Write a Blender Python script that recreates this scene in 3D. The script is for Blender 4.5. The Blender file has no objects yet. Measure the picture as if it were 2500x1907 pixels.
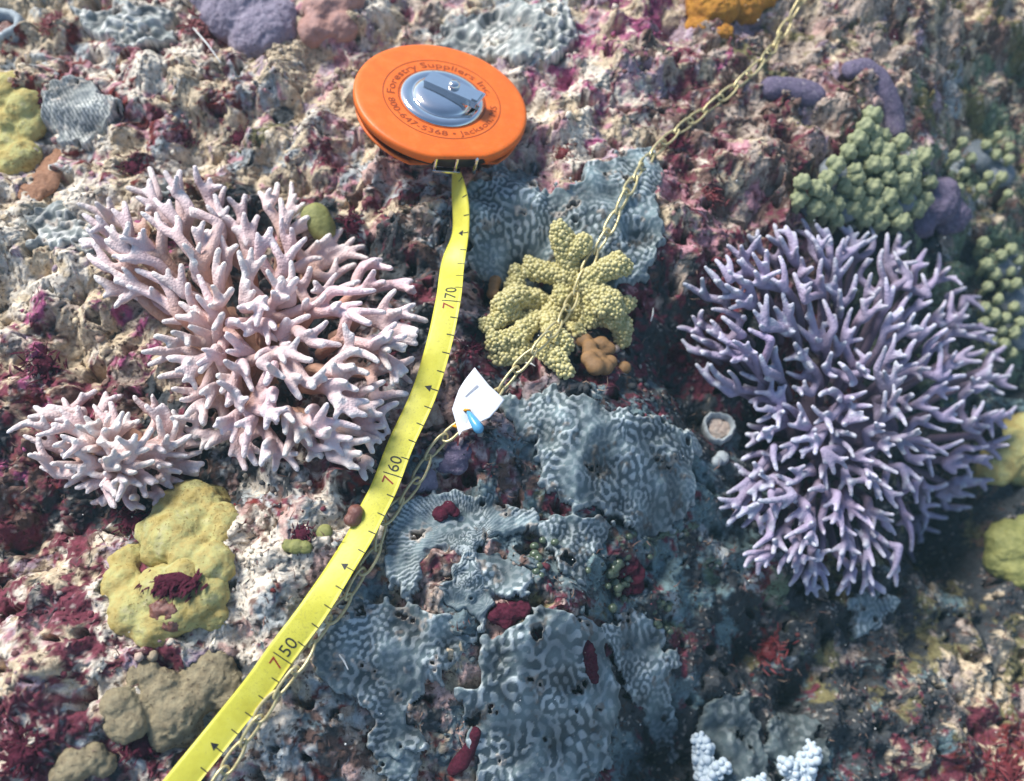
import bpy, math, random
import numpy as np
from mathutils import Vector, Matrix, kdtree

# ------------------------------------------------------------------ units
# All shapes are laid out in "u" (1 u = 0.2 mm); S turns them into metres.
S = 0.0002
rng = np.random.default_rng(7)
random.seed(7)
scene = bpy.context.scene
COL = scene.collection

# ------------------------------------------------------------------ camera
CW, CH = 2500.0, 1907.0
FOC = 2165.0                       # focal length in u (about 60 degrees wide)
TILT = math.radians(25)
CAM = np.array([0.0, -FOC * math.sin(TILT), FOC * math.cos(TILT)])
cam_d = bpy.data.cameras.new("camera")
cam_d.sensor_width = 36.0
cam_d.lens = 36.0 * FOC / CW
cam_d.clip_start = 0.005
cam_d.clip_end = 60
cam_d.dof.use_dof = True
cam_d.dof.focus_distance = 2080 * S
cam_d.dof.aperture_fstop = 5.0
cam = bpy.data.objects.new("camera", cam_d)
cam.location = Vector(CAM * S)
cam.rotation_euler = (TILT, 0, 0)
COL.objects.link(cam)
scene.camera = cam

# ------------------------------------------------------------------ world, sun, exposure
SUN_EL, SUN_AZ = math.radians(47), math.radians(-45)      # azimuth measured from +Y towards +X
SUN_DIR = Vector((math.sin(SUN_AZ) * math.cos(SUN_EL), math.cos(SUN_AZ) * math.cos(SUN_EL), math.sin(SUN_EL)))
world = bpy.data.worlds.new("World")
scene.world = world
world.use_nodes = True
wn = world.node_tree.nodes
sky = wn.new("ShaderNodeTexSky")
sky.sky_type = 'NISHITA'
sky.sun_disc = False
sky.sun_elevation = SUN_EL
sky.sun_rotation = SUN_AZ
sky.ozone_density = 3.0
world.node_tree.links.new(sky.outputs[0], wn["Background"].inputs[0])
wn["Background"].inputs[1].default_value = 0.125
sun_d = bpy.data.lights.new("sun", 'SUN')
sun_d.energy = 4.3
sun_d.angle = math.radians(20)
sun_d.color = (1.0, 0.985, 0.95)
sun = bpy.data.objects.new("sun", sun_d)
sun.rotation_euler = (-SUN_DIR).to_track_quat('-Z', 'Y').to_euler()
sun.location = SUN_DIR * 3
COL.objects.link(sun)
scene.view_settings.view_transform = 'Standard'
scene.view_settings.look = 'None'
scene.view_settings.gamma = 1.0
scene.view_settings.exposure = 0.45
scene.view_settings.use_curve_mapping = False

# ------------------------------------------------------------------ helpers: maths
def ss(a, b, x):
    t = np.clip((x - a) / (b - a), 0, 1)
    return t * t * (3 - 2 * t)

def ray(px, py):
    dx, dy = (px - CW / 2) / FOC, -(py - CH / 2) / FOC
    c, s = math.cos(TILT), math.sin(TILT)
    return np.array([dx, dy * c + s, dy * s - c])

GS = 5.0
GX0, GX1, GY0, GY1 = -1880.0, 2040.0, -1400.0, 1720.0
NX, NY = int((GX1 - GX0) / GS) + 1, int((GY1 - GY0) / GS) + 1
gx = GX0 + GS * np.arange(NX)
gy = GY0 + GS * np.arange(NY)
XX, YY = np.meshgrid(gx, gy)

def fft_noise(seed, lo, hi, power=1.0, nx=None, ny=None, gs=GS):
    """Random field whose wavelengths lie between lo and hi, mean 0, deviation 1."""
    nx, ny = nx or NX, ny or NY
    r = np.random.default_rng(seed)
    f = np.fft.rfft2(r.standard_normal((ny, nx)))
    ky = np.fft.fftfreq(ny, gs)[:, None]
    kx = np.fft.rfftfreq(nx, gs)[None, :]
    k = np.sqrt(kx * kx + ky * ky) + 1e-9
    w = 1 / k
    f *= np.where((w >= lo) & (w <= hi), (w / hi) ** power, 0) / np.sqrt(k / k.max() + 1e-3)
    n = np.fft.irfft2(f, (ny, nx))
    return (n - n.mean()) / n.std()

def worley(seed, cell, X, Y):
    """Distance to the nearest and second nearest jittered point, in cells, and a random value of the nearest."""
    r = np.random.default_rng(seed)
    n = 256
    jx, jy, jv = r.random((n, n)), r.random((n, n)), r.random((n, n))
    u, v = X / cell, Y / cell
    iu, iv = np.floor(u).astype(int), np.floor(v).astype(int)
    f1 = np.full(X.shape, 9.0); f2 = np.full(X.shape, 9.0); val = np.zeros(X.shape)
    for a in (-1, 0, 1):
        for b in (-1, 0, 1):
            ci, cj = (iu + a) % n, (iv + b) % n
            d = np.hypot(iu + a + jx[cj, ci] - u, iv + b + jy[cj, ci] - v)
            near = d < f1
            f2 = np.where(near, f1, np.minimum(f2, d))
            val = np.where(near, jv[cj, ci], val)
            f1 = np.where(near, d, f1)
    return f1, f2, val

def flat_at(px, py, z=0.0):
    d = ray(px, py)
    t = (z - CAM[2]) / d[2]
    return CAM + d * t

# ------------------------------------------------------------------ reef: large form
def base_fn(X, Y):
    t = X * 0.74 - Y * 0.67 - 120
    z = -1.0 * 140 * np.log1p(np.exp(np.clip(t / 140, -20, 20)))
    return -880 * np.tanh(-z / 880)
HB = base_fn(XX, YY)
for px, py, r, h in [            # hollows and rises of the reef, where they stand
        (560, 800, 300, -60), (250, 1120, 170, -40), (1670, 860, 110, -170), (2340, 1290, 140, -330),
        (1880, 950, 330, -60), (480, 1190, 90, -90), (850, 640, 90, -110), (1640, 1830, 130, -270),
        (160, 840, 45, -90), (1330, 720, 160, -70), (700, 1330, 150, 45), (380, 180, 200, 60), (1420, 240, 180, 50),
        (1340, 1560, 220, 120), (1100, 1560, 160, 20), (1420, 1090, 190, 75), (2380, 1640, 170, 40), (110, 560, 170, 40),
        (300, 1360, 90, -30), (1960, 1680, 60, -170), (1850, 1560, 80, -130), (1720, 1000, 60, -110), (1620, 1300, 50, -60), (1000, 380, 60, -50), (1300, 400, 40, -60), (230, 1180, 80, -70), (1620, 690, 90, -40), (1240, 480, 170, 30), (60, 1300, 130, -60), (90, 1700, 160, 30)]:
    p = flat_at(px, py, float(base_fn(*flat_at(px, py)[:2])))
    HB = HB + h * np.exp(-((XX - p[0]) ** 2 + (YY - p[1]) ** 2) / (2 * (r * 0.72) ** 2))
HS = HB + 22 * fft_noise(1, 220, 800, 1.0)          # smooth reef surface

def bil(F, x, y):
    u = np.clip((np.asarray(x) - GX0) / GS, 0, NX - 1.001)
    v = np.clip((np.asarray(y) - GY0) / GS, 0, NY - 1.001)
    i, j = u.astype(int), v.astype(int)
    a, b = u - i, v - j
    return (F[j, i] * (1 - a) * (1 - b) + F[j, i + 1] * a * (1 - b) + F[j + 1, i] * (1 - a) * b + F[j + 1, i + 1] * a * b)

def W(px, py, dz=0.0):
    """The point dz above the smooth reef surface that stands where the photograph shows pixel (px, py)."""
    d = ray(px, py)
    z = 0.0
    for _ in range(60):
        p = CAM + d * ((z - CAM[2]) / d[2])
        z += 0.6 * (float(bil(HS, p[0], p[1])) + dz - z)
    return CAM + d * ((z - CAM[2]) / d[2])

def scale_at(p):
    c, s = math.cos(TILT), math.sin(TILT)
    q = np.asarray(p) - CAM
    return FOC / (-(q[1] * -s + q[2] * c))            # photograph pixels per u at p

# ------------------------------------------------------------------ helpers: objects
ORI = {}
def tag(o, label=None, cat=None, group=None, kind=None):
    for k, v in (('label', label), ('category', cat), ('group', group), ('kind', kind)):
        if v: o[k] = v
    return o

def thing(name, origin, label, cat, group=None):
    o = bpy.data.objects.new(name, None)
    o.empty_display_size = 0.01
    o.location = Vector(np.asarray(origin) * S)
    COL.objects.link(o)
    ORI[o.name] = np.asarray(origin, float)
    return tag(o, label, cat, group)

def raw_mesh(name, V, F):
    me = bpy.data.meshes.new(name)
    V = np.asarray(V, np.float32)
    if isinstance(F, np.ndarray):
        n = F.shape[1]
        me.vertices.add(len(V)); me.vertices.foreach_set('co', V.ravel())
        me.loops.add(F.size); me.loops.foreach_set('vertex_index', F.astype(np.int32).ravel())
        me.polygons.add(len(F)); me.polygons.foreach_set('loop_start', np.arange(0, F.size, n, dtype=np.int32))
        me.update(calc_edges=True)
    else:
        me.from_pydata([tuple(map(float, v)) for v in V], [], [tuple(map(int, f)) for f in F])
    return me

def obj(name, V, F, mat, parent=None, origin=None, smooth=True, col=None):
    """One mesh object from points in u. A child keeps its vertices relative to its thing's origin."""
    V = np.asarray(V, float)
    if parent is not None:
        org = ORI[parent.name]
    else:
        org = np.asarray(origin if origin is not None else [V[:, 0].mean(), V[:, 1].mean(), V[:, 2].min()], float)
    me = raw_mesh(name, (V - org) * S, F)
    return link(name, me, mat, parent, org, smooth, col)

def link(name, me, mat, parent, org, smooth=True, col=None):
    if smooth:
        me.polygons.foreach_set('use_smooth', np.ones(len(me.polygons), dtype=bool))
    if col is not None:
        a = me.color_attributes.new('Col', 'FLOAT_COLOR', 'POINT')
        c = np.ones((len(me.vertices), 4), np.float32); c[:, :col.shape[1]] = col
        a.data.foreach_set('color', c.ravel())
    me.materials.append(mat)
    o = bpy.data.objects.new(name, me)
    COL.objects.link(o)
    ORI[o.name] = org
    if parent is not None:
        o.parent = parent
    else:
        o.location = Vector(org * S)
    return o

def join(pieces):
    Vs, Fs, n = [], [], 0
    for V, F in pieces:
        Vs.append(np.asarray(V, float)); Fs.append(np.asarray(F) + n); n += len(V)
    return np.vstack(Vs), np.vstack(Fs)

_ico = {}
def ico(sub):
    if sub not in _ico:
        import bmesh
        bm = bmesh.new(); bmesh.ops.create_icosphere(bm, subdivisions=sub, radius=1.0)
        _ico[sub] = (np.array([v.co[:] for v in bm.verts]), np.array([[v.index for v in f.verts] for f in bm.faces]))
        bm.free()
    return _ico[sub]

def ball(c, r, sub=2):
    V, F = ico(sub)
    return V * np.asarray(r) + np.asarray(c), F

def tube(P, R, n=8, cap=True):
    """Round tube through the points P with radii R and domed ends (triangles)."""
    P = np.asarray(P, float); R = np.asarray(R, float)
    T = np.gradient(P, axis=0); T /= np.linalg.norm(T, axis=1)[:, None] + 1e-9
    u = np.cross(T[0], [0.31, 0.2, 0.93]); u /= np.linalg.norm(u)
    rings = []; a = np.linspace(0, 2 * math.pi, n, endpoint=False)
    pts, rad, tan = list(P), list(R), list(T)
    if cap:
        pts = [P[0] - T[0] * R[0] * .7] + pts + [P[-1] + T[-1] * R[-1] * .6, P[-1] + T[-1] * R[-1] * .92]
        rad = [R[0] * .5] + rad + [R[-1] * .72, R[-1] * .3]
        tan = [T[0]] + tan + [T[-1], T[-1]]
    for p, r, t in zip(pts, rad, tan):
        u = u - t * np.dot(u, t); u /= np.linalg.norm(u) + 1e-9
        v = np.cross(t, u)
        rings.append(p + r * (np.cos(a)[:, None] * u + np.sin(a)[:, None] * v))
    V = np.vstack(rings); m = len(pts); F = []
    for i in range(m - 1):
        for k in range(n):
            q = (k + 1) % n
            A, B, C, D = i * n + k, i * n + q, (i + 1) * n + q, (i + 1) * n + k
            F += [[A, B, C], [A, C, D]]
    V = np.vstack([V, pts[0], pts[-1]])
    for k in range(n):
        q = (k + 1) % n
        F += [[q, k, m * n], [(m - 1) * n + k, (m - 1) * n + q, m * n + 1]]
    return V, np.array(F)

_tex = {}
def noise_tex(kind, size):
    k = (kind, size)
    if k not in _tex:
        t = bpy.data.textures.new('relief_%s_%d' % (kind.lower(), size), kind)
        t.noise_scale = size * S
        if kind == 'CLOUDS': t.noise_depth = 3
        _tex[k] = t
    return _tex[k]

def fuse(V, F, voxel, smooth=4, relief=(), org=(0, 0, 0)):
    """Melt overlapping shapes into one skin, then roughen it; returns the finished mesh relative to org."""
    me = raw_mesh('tmp', (np.asarray(V) - org) * S, F)
    o = bpy.data.objects.new('tmp', me); COL.objects.link(o)
    m = o.modifiers.new('r', 'REMESH'); m.mode = 'VOXEL'; m.voxel_size = voxel * S
    m = o.modifiers.new('s', 'SMOOTH'); m.iterations = smooth; m.factor = 0.5
    for kind, size, strength in relief:
        m = o.modifiers.new('d', 'DISPLACE'); m.texture = noise_tex(kind, size); m.strength = strength * S
        m.texture_coords = 'LOCAL'; m.mid_level = 0.5
    dg = bpy.context.evaluated_depsgraph_get()
    out = bpy.data.meshes.new_from_object(o.evaluated_get(dg))
    bpy.data.objects.remove(o); bpy.data.meshes.remove(me)
    return out

def mesh_co(me):
    a = np.empty(len(me.vertices) * 3, np.float32); me.vertices.foreach_get('co', a)
    return a.reshape(-1, 3)

# ------------------------------------------------------------------ materials
def px_scale(u): return 1.0 / (u * S)

def material(name, colors, size=60, rough=0.6, bump=0.0, bump_size=12, attr=False, spec=0.35, metal=0.0, detail=6, sss=0.0, voro=None, specks=None, speck_size=17):
    """Procedural surface: colour wanders between `colors` at the given grain, with fine relief."""
    m = bpy.data.materials.new(name); m.use_nodes = True
    nt = m.node_tree; N = nt.nodes; L = nt.links
    b = N['Principled BSDF']
    b.inputs['Roughness'].default_value = rough
    b.inputs['Specular IOR Level'].default_value = spec
    b.inputs['Metallic'].default_value = metal
    tc = N.new('ShaderNodeTexCoord')
    nz = N.new('ShaderNodeTexNoise'); nz.inputs['Scale'].default_value = px_scale(size); nz.inputs['Detail'].default_value = detail
    nz.inputs['Roughness'].default_value = 0.65
    L.new(tc.outputs['Object'], nz.inputs['Vector'])
    cr = N.new('ShaderNodeValToRGB')
    cs = colors if len(colors) > 1 else [colors[0], colors[0]]
    el = cr.color_ramp.elements
    el[0].position, el[1].position = 0.3, 0.7
    el[0].color = (*cs[0], 1); el[1].color = (*cs[-1], 1)
    for i, c in enumerate(cs[1:-1]):
        e = el.new(0.3 + 0.4 * (i + 1) / (len(cs) - 1)); e.color = (*c, 1)
    L.new(nz.outputs['Fac'], cr.inputs['Fac'])
    out = cr.outputs['Color']
    if attr:                                   # per-vertex pigment, varied by the ramp
        va = N.new('ShaderNodeVertexColor'); va.layer_name = 'Col'
        mx = N.new('ShaderNodeMix'); mx.data_type = 'RGBA'; mx.blend_type = 'MULTIPLY'
        mx.inputs['Factor'].default_value = 1.0
        L.new(va.outputs['Color'], mx.inputs['A']); L.new(out, mx.inputs['B'])
        out = mx.outputs['Result']
    if specks:                                 # dark bore holes and turf dots that pepper the crust
        n3 = N.new('ShaderNodeTexNoise'); n3.inputs['Scale'].default_value = px_scale(speck_size); n3.inputs['Detail'].default_value = 3
        L.new(tc.outputs['Object'], n3.inputs['Vector'])
        n4 = N.new('ShaderNodeTexNoise'); n4.inputs['Scale'].default_value = px_scale(160); n4.inputs['Detail'].default_value = 2
        L.new(tc.outputs['Object'], n4.inputs['Vector'])
        ad = N.new('ShaderNodeMath'); ad.operation = 'MULTIPLY_ADD'; ad.inputs[1].default_value = .35
        L.new(n4.outputs['Fac'], ad.inputs[0]); L.new(n3.outputs['Fac'], ad.inputs[2])
        mr = N.new('ShaderNodeMapRange'); mr.inputs['From Min'].default_value = .79; mr.inputs['From Max'].default_value = .86; mr.inputs['To Max'].default_value = .85
        L.new(ad.outputs[0], mr.inputs['Value'])
        m2 = N.new('ShaderNodeMix'); m2.data_type = 'RGBA'; m2.inputs['B'].default_value = (*specks, 1)
        L.new(mr.outputs['Result'], m2.inputs['Factor']); L.new(out, m2.inputs['A'])
        out = m2.outputs['Result']
    L.new(out, b.inputs['Base Color'])
    if bump:
        n2 = N.new('ShaderNodeTexNoise'); n2.inputs['Scale'].default_value = px_scale(bump_size); n2.inputs['Detail'].default_value = 5
        n2.inputs['Roughness'].default_value = 0.7
        L.new(tc.outputs['Object'], n2.inputs['Vector'])
        h = n2.outputs['Fac']
        if voro:
            vo = N.new('ShaderNodeTexVoronoi'); vo.inputs['Scale'].default_value = px_scale(voro)
            L.new(tc.outputs['Object'], vo.inputs['Vector'])
            ma = N.new('ShaderNodeMath'); ma.operation = 'SUBTRACT'
            L.new(h, ma.inputs[0]); L.new(vo.outputs['Distance'], ma.inputs[1])
            h = ma.outputs[0]
        bp = N.new('ShaderNodeBump'); bp.inputs['Strength'].default_value = 1.0; bp.inputs['Distance'].default_value = bump * S
        L.new(h, bp.inputs['Height']); L.new(bp.outputs['Normal'], b.inputs['Normal'])
    if sss:
        b.inputs['Subsurface Weight'].default_value = sss
        b.inputs['Subsurface Radius'].default_value = (0.004, 0.002, 0.0015)
        b.inputs['Subsurface Scale'].default_value = 0.3
    return m

G1 = (1, 1, 1)
M = {}
M['reef'] = material('reef_crust', [(.62, .56, .52), (.95, .93, .91), (1.15, 1.14, 1.12)], 9, .8, 2.4, 7, attr=True, spec=.2, voro=11, specks=(.07, .035, .025))
M['chip'] = material('crust_chips', [(.7, .68, .66), (1.05, 1.03, 1.0)], 12, .75, 4, 6, attr=True, spec=.25)
M['plate'] = material('wrinkled_plate', [(.75, .75, .78), (1.1, 1.1, 1.08)], 40, .68, 2.0, 6, attr=True, spec=.2)
M['coral'] = material('branch_coral', [(.9, .89, .88), (1.05, 1.04, 1.03)], 34, .62, 1.7, 5, attr=True, spec=.25, voro=6)
M['coral_base'] = material('coral_base', [(.30, .15, .09), (.42, .23, .15)], 40, .8, 5, 10)
M['purple_base'] = material('purple_coral_base', [(.12, .08, .10), (.20, .14, .20)], 40, .8, 5, 10)
M['cauli'] = material('cauliflower_coral', [(.36, .32, .11), (.50, .46, .22)], 60, .5, 1.5, 5)
M['cauli_bump'] = material('cauliflower_bump', [(.50, .43, .15), (.60, .54, .29)], 14, .42, 1.0, 4, spec=.5)
M['white_coral'] = material('white_coral', [(.44, .51, .56), (.58, .65, .68)], 30, .5, 1.0, 4)
M['soft'] = material('soft_coral_body', [(.13, .15, .16), (.22, .24, .26)], 60, .6, 3, 10)
M['soft_lobe'] = material('soft_coral_lobe', [(.19, .22, .11), (.38, .39, .22)], 14, .65, 2.5, 5)
M['yellow'] = material('yellow_sponge', [(.32, .24, .065), (.46, .36, .13), (.46, .43, .17), (.52, .46, .25)], 40, .75, 3.5, 7, spec=.15, specks=(.24, .17, .05), speck_size=7)
M['tan'] = material('tan_sponge', [(.18, .14, .08), (.36, .30, .18)], 20, .75, 5, 9, specks=(.10, .07, .04), speck_size=9)
M['green'] = material('green_sponge', [(.15, .16, .045), (.32, .31, .10)], 35, .6, 3, 9)
M['orange_sponge'] = material('orange_sponge', [(.36, .13, .015), (.60, .28, .03)], 24, .7, 7, 10, specks=(.22, .07, .01), speck_size=8)
M['lavender'] = material('lavender_sponge', [(.22, .18, .24), (.38, .33, .40)], 20, .8, 7, 10, specks=(.12, .09, .12), speck_size=9)
M['purple'] = material('purple_sponge', [(.10, .08, .13), (.21, .17, .25)], 16, .8, 7, 8, specks=(.30, .26, .28), speck_size=8)
M['mauve'] = material('mauve_sponge', [(.34, .17, .13), (.50, .30, .26)], 30, .7, 4, 10)
M['brown_lump'] = material('brown_lump', [(.16, .09, .035), (.33, .18, .075)], 40, .55, 2.5, 7, spec=.35)
M['brown_plate'] = material('brown_plate', [(.26, .12, .06), (.42, .22, .13)], 16, .8, 6, 8, specks=(.16, .07, .04), speck_size=9)
M['dark_knob'] = material('dark_knob', [(.12, .03, .02), (.24, .10, .07)], 16, .3, 4, 10, spec=.6)
M['grey_sponge'] = material('grey_sponge', [(.30, .34, .36), (.48, .52, .52)], 30, .7, 4, 8)
M['rubble_fill'] = material('rubble_fill', [(.30, .20, .16), (.60, .52, .44)], 14, .8, 6, 10)
M['maroon'] = material('maroon_algae', [(.055, .010, .020), (.13, .024, .045)], 10, .85, 6, 6, spec=.1)
M['red'] = material('red_algae', [(.10, .012, .014), (.20, .026, .03)], 20, .5, 1.5, 6, spec=.4)
M['bead'] = material('green_bead', [(.045, .07, .04), (.11, .14, .085)], 14, .3, 0, spec=.6)
M['filament'] = material('turf_filament', [(.10, .03, .03), (.28, .20, .14)], 120, .7)
M['sliver'] = material('white_sliver', [(.65, .65, .6), (.8, .8, .76)], 30, .6)
M['orange_plastic'] = material('orange_plastic', [(.74, .13, .010), (.80, .15, .010), (.83, .18, .022)], 36, .45, .7, 8, spec=.4, specks=(.62, .16, .03), speck_size=5)
M['ink'] = material('brown_ink', [(.28, .045, .008), (.36, .06, .01)], 30, .5)
M['chrome'] = material('chrome', [(.78, .75, .71), (.86, .83, .79)], 60, .05, .35, 70, metal=1.0)
M['dark'] = material('dark_inner', [(.03, .022, .018), (.07, .05, .035)], 40, .35)
M['tape'] = material('yellow_tape', [(.56, .50, .05), (.64, .59, .07), (.68, .63, .10)], 50, .45, .6, 8, spec=.35, specks=(.52, .47, .07), speck_size=5)
M['black_ink'] = material('black_ink', [(.012, .012, .012), (.03, .03, .03)], 20, .6)
M['red_ink'] = material('red_ink', [(.25, .02, .01), (.32, .03, .015)], 20, .6)
M['brass'] = material('brass', [(.52, .42, .18), (.74, .64, .36)], 20, .36, .8, 8, metal=.45, spec=.5)
M['paper'] = material('white_paper', [(.70, .72, .76), (.78, .79, .82)], 60, .7, .6, 14)
M['pencil'] = material('pencil_mark', [(.25, .27, .32), (.36, .38, .42)], 8, .8)
M['blue_tie'] = material('blue_tie', [(.07, .30, .52), (.12, .40, .62)], 30, .25, .6, 10, spec=.6)
M['orange_tie'] = material('orange_tie', [(.70, .30, .01), (.78, .36, .02)], 30, .4)

# ------------------------------------------------------------------ plates: outlines (needed by the reef so that it stays below them)
D = 2500 / 2202.0
def dz_poly(pts, s=D): return [(x * s, y * s) for x, y in pts]
PLATES = [
 ('upper', dz_poly([(1005,410),(1050,372),(1110,358),(1145,370),(1152,402),(1180,408),(1230,385),(1290,352),(1340,322),(1400,318),(1425,350),(1415,420),(1425,490),(1412,560),(1370,600),(1320,610),(1250,610),(1160,615),(1060,612),(1022,570),(1008,500)]), 26, 'a', 'wide wrinkled blue-grey encrusting plate beside the tape, behind the yellow coral'),
 ('mid', dz_poly([(1078,862),(1150,838),(1230,850),(1310,870),(1400,900),(1480,928),(1506,962),(1492,1010),(1494,1080),(1455,1132),(1380,1145),(1320,1105),(1260,1082),(1200,1062),(1150,1040),(1165,1000),(1150,940),(1100,905)]), 24, 'a', 'large wrinkled blue-grey encrusting plate to the right of the paper tag'),
 ('rim', dz_poly([(838,1110),(870,1078),(930,1062),(1000,1058),(1060,1062),(1120,1095),(1160,1110),(1110,1130),(1060,1150),(1000,1190),(960,1175),(920,1185),(902,1215),(884,1262),(858,1300),(842,1210)]), 30, 'b', 'blue-grey encrusting plate with a ribbed pale rim beside the chain'),
 ('left', dz_poly([(690,1345),(760,1302),(820,1286),(880,1300),(960,1335),(1005,1365),(1000,1400),(940,1425),(905,1480),(892,1540),(905,1600),(850,1614),(800,1600),(790,1530),(760,1480),(720,1492),(678,1440)]), 24, 'c', 'blue-grey warty encrusting plate right of the 7|50 tape mark'),
 ('front', dz_poly([(1060,1375),(1120,1335),(1180,1305),(1240,1328),(1290,1350),(1312,1400),(1322,1470),(1335,1530),(1312,1600),(1295,1680),(1280,1760),(1008,1760),(1022,1640),(1000,1570),(1000,1500),(1030,1440)]), 34, 'd', 'large blue-grey encrusting plate with bold pale ridges at the bottom edge'),
 ('right', dz_poly([(1295,1345),(1350,1310),(1410,1330),(1432,1380),(1452,1430),(1432,1490),(1442,1550),(1478,1596),(1442,1626),(1400,1570),(1370,1500),(1336,1440)]), 24, 'c', 'ragged dark blue-grey plate hanging into the dark hollow at lower right'),
 ('fan', dz_poly([(1165,1120),(1230,1098),(1292,1108),(1306,1150),(1268,1190),(1248,1246),(1208,1212),(1175,1170)]), 22, 'a', 'small fan-shaped blue-grey plate above the green beads'),
 ('curl', dz_poly([(962,1212),(1010,1202),(1042,1245),(1066,1300),(1034,1334),(985,1304),(958,1258)]), 24, 'b', 'small oval wrinkled blue-grey plate beside the pink bare rock'),
 ('curl2', dz_poly([(1030,1190),(1070,1176),(1110,1205),(1136,1235),(1118,1276),(1078,1278),(1042,1240)]), 24, 'c', 'small crumpled blue-grey plate just above the round maroon sponge'),
 ('deep', dz_poly([(1498,1560),(1545,1498),(1600,1496),(1634,1560),(1645,1640),(1660,1730),(1560,1730),(1520,1640)]), 26, 'g', 'dark teal plate behind the left white branch tip at the bottom'),
 ('deep2', dz_poly([(1636,1612),(1660,1556),(1720,1524),(1774,1586),(1786,1640),(1735,1664),(1690,1642)]), 26, 'g', 'dark teal plate behind the right white branch tip at the bottom'),
 ('corner', dz_poly([(818,1612),(870,1600),(902,1640),(895,1720),(815,1730)]), 22, 'c', 'small blue-grey plate at the bottom edge left of the ridged plate'),
 ('under', dz_poly([(1825,1296),(1880,1276),(1926,1296),(1896,1350),(1842,1364)]), 22, 'c', 'grey plate showing just below the purple branching coral'),
 ('top', [(1055,85),(1120,35),(1250,12),(1385,25),(1405,75),(1335,145),(1280,155),(1200,128),(1090,122)], 26, 'e', 'pale grey knobbly crust above the orange reel'),
 ('topleft', [(185,25),(300,0),(405,25),(425,85),(350,115),(240,98)], 26, 'e', 'pale grey crust at the top left among red algae'),
 ('leftgrey', [(55,525),(130,495),(205,530),(215,595),(120,608)], 20, 'e', 'pale grey crust left of the large pink coral'),
 ('shell', [(98,215),(150,192),(215,190),(240,225),(275,255),(262,300),(225,338),(150,345),(105,290)], 26, 'f', 'pale grey finely ribbed fan plate beside the yellow lobes at left'),
]

def inside_dist(poly, X, Y):
    """Signed distance to a polygon (positive inside)."""
    P = np.asarray(poly); n = len(P)
    dmin = np.full(X.shape, 1e9); ins = np.zeros(X.shape, bool)
    for i in range(n):
        a, b = P[i], P[(i + 1) % n]
        e = b - a
        t = np.clip(((X - a[0]) * e[0] + (Y - a[1]) * e[1]) / (e @ e + 1e-9), 0, 1)
        dmin = np.minimum(dmin, np.hypot(X - a[0] - t * e[0], Y - a[1] - t * e[1]))
        c = ((a[1] > Y) != (b[1] > Y)) & (X < (b[0] - a[0]) * (Y - a[1]) / (b[1] - a[1] + 1e-12) + a[0])
        ins ^= c
    return np.where(ins, dmin, -dmin)

EDGE = 9 * fft_noise(21, 50, 160, .8) + 4 * fft_noise(22, 18, 50, .6)
plate_world = []
UNDER = np.zeros(XX.shape)
for key, poly, thick, style, label in PLATES:
    wp = np.array([W(x, y, thick) for x, y in poly])[:, :2]
    lo, hi = wp.min(0) - 40, wp.max(0) + 40
    i0, i1 = np.searchsorted(gx, [lo[0], hi[0]]); j0, j1 = np.searchsorted(gy, [lo[1], hi[1]])
    sl = (slice(max(j0, 0), min(j1, NY)), slice(max(i0, 0), min(i1, NX)))
    d = inside_dist(wp, XX[sl], YY[sl]) + EDGE[sl]
    plate_world.append((wp, thick, style, label))
    UNDER[sl] = np.maximum(UNDER[sl], ss(-4, 14, d))

# ------------------------------------------------------------------ reef: fine form, pigment and painted-in shade
n_mid = fft_noise(2, 70, 240, .9)
n_fine = fft_noise(3, 26, 80, .8)
n_grain = fft_noise(4, 9, 28, .4)
wa1, wa2, wav = worley(11, 95, XX + 14 * n_mid, YY + 14 * fft_noise(5, 70, 240, .9))
wb1, wb2, wbv = worley(12, 40, XX + 7 * n_fine, YY + 7 * fft_noise(6, 26, 80, .8))
wc1, wc2, wcv = worley(13, 19, XX + 3 * n_grain, YY - 3 * n_grain)
crust = ss(-.6, .8, fft_noise(7, 120, 500, .8))               # where the crust is lumpy
DET = 14 * n_mid + 30 * crust * (np.exp(-2.2 * wa1 ** 2) - .5) * (0.4 + wav)
DET += (3 + 7 * crust) * (np.exp(-2.4 * wb1 ** 2) - .5) * (0.3 + 1.1 * wbv) + 2.6 * n_fine
DET += 2.6 * (np.sqrt(np.clip(1 - wc1 ** 2, 0, 1)) - .6) * (.3 + wcv) + 1.2 * n_grain
pits = ss(1.35, 2.1, fft_noise(8, 40, 150, .8)); DET -= 56 * pits
pin = ss(1.6, 2.4, fft_noise(9, 14, 40, .5)); DET -= 13 * pin
HT = HS + DET * (1 - .75 * UNDER) - 16 * UNDER
edge = np.minimum(np.minimum(XX - GX0, GX1 - XX), np.minimum(YY - GY0, GY1 - YY))
HT -= 110 * (1 - ss(0, 150, edge)) ** 2

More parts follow.
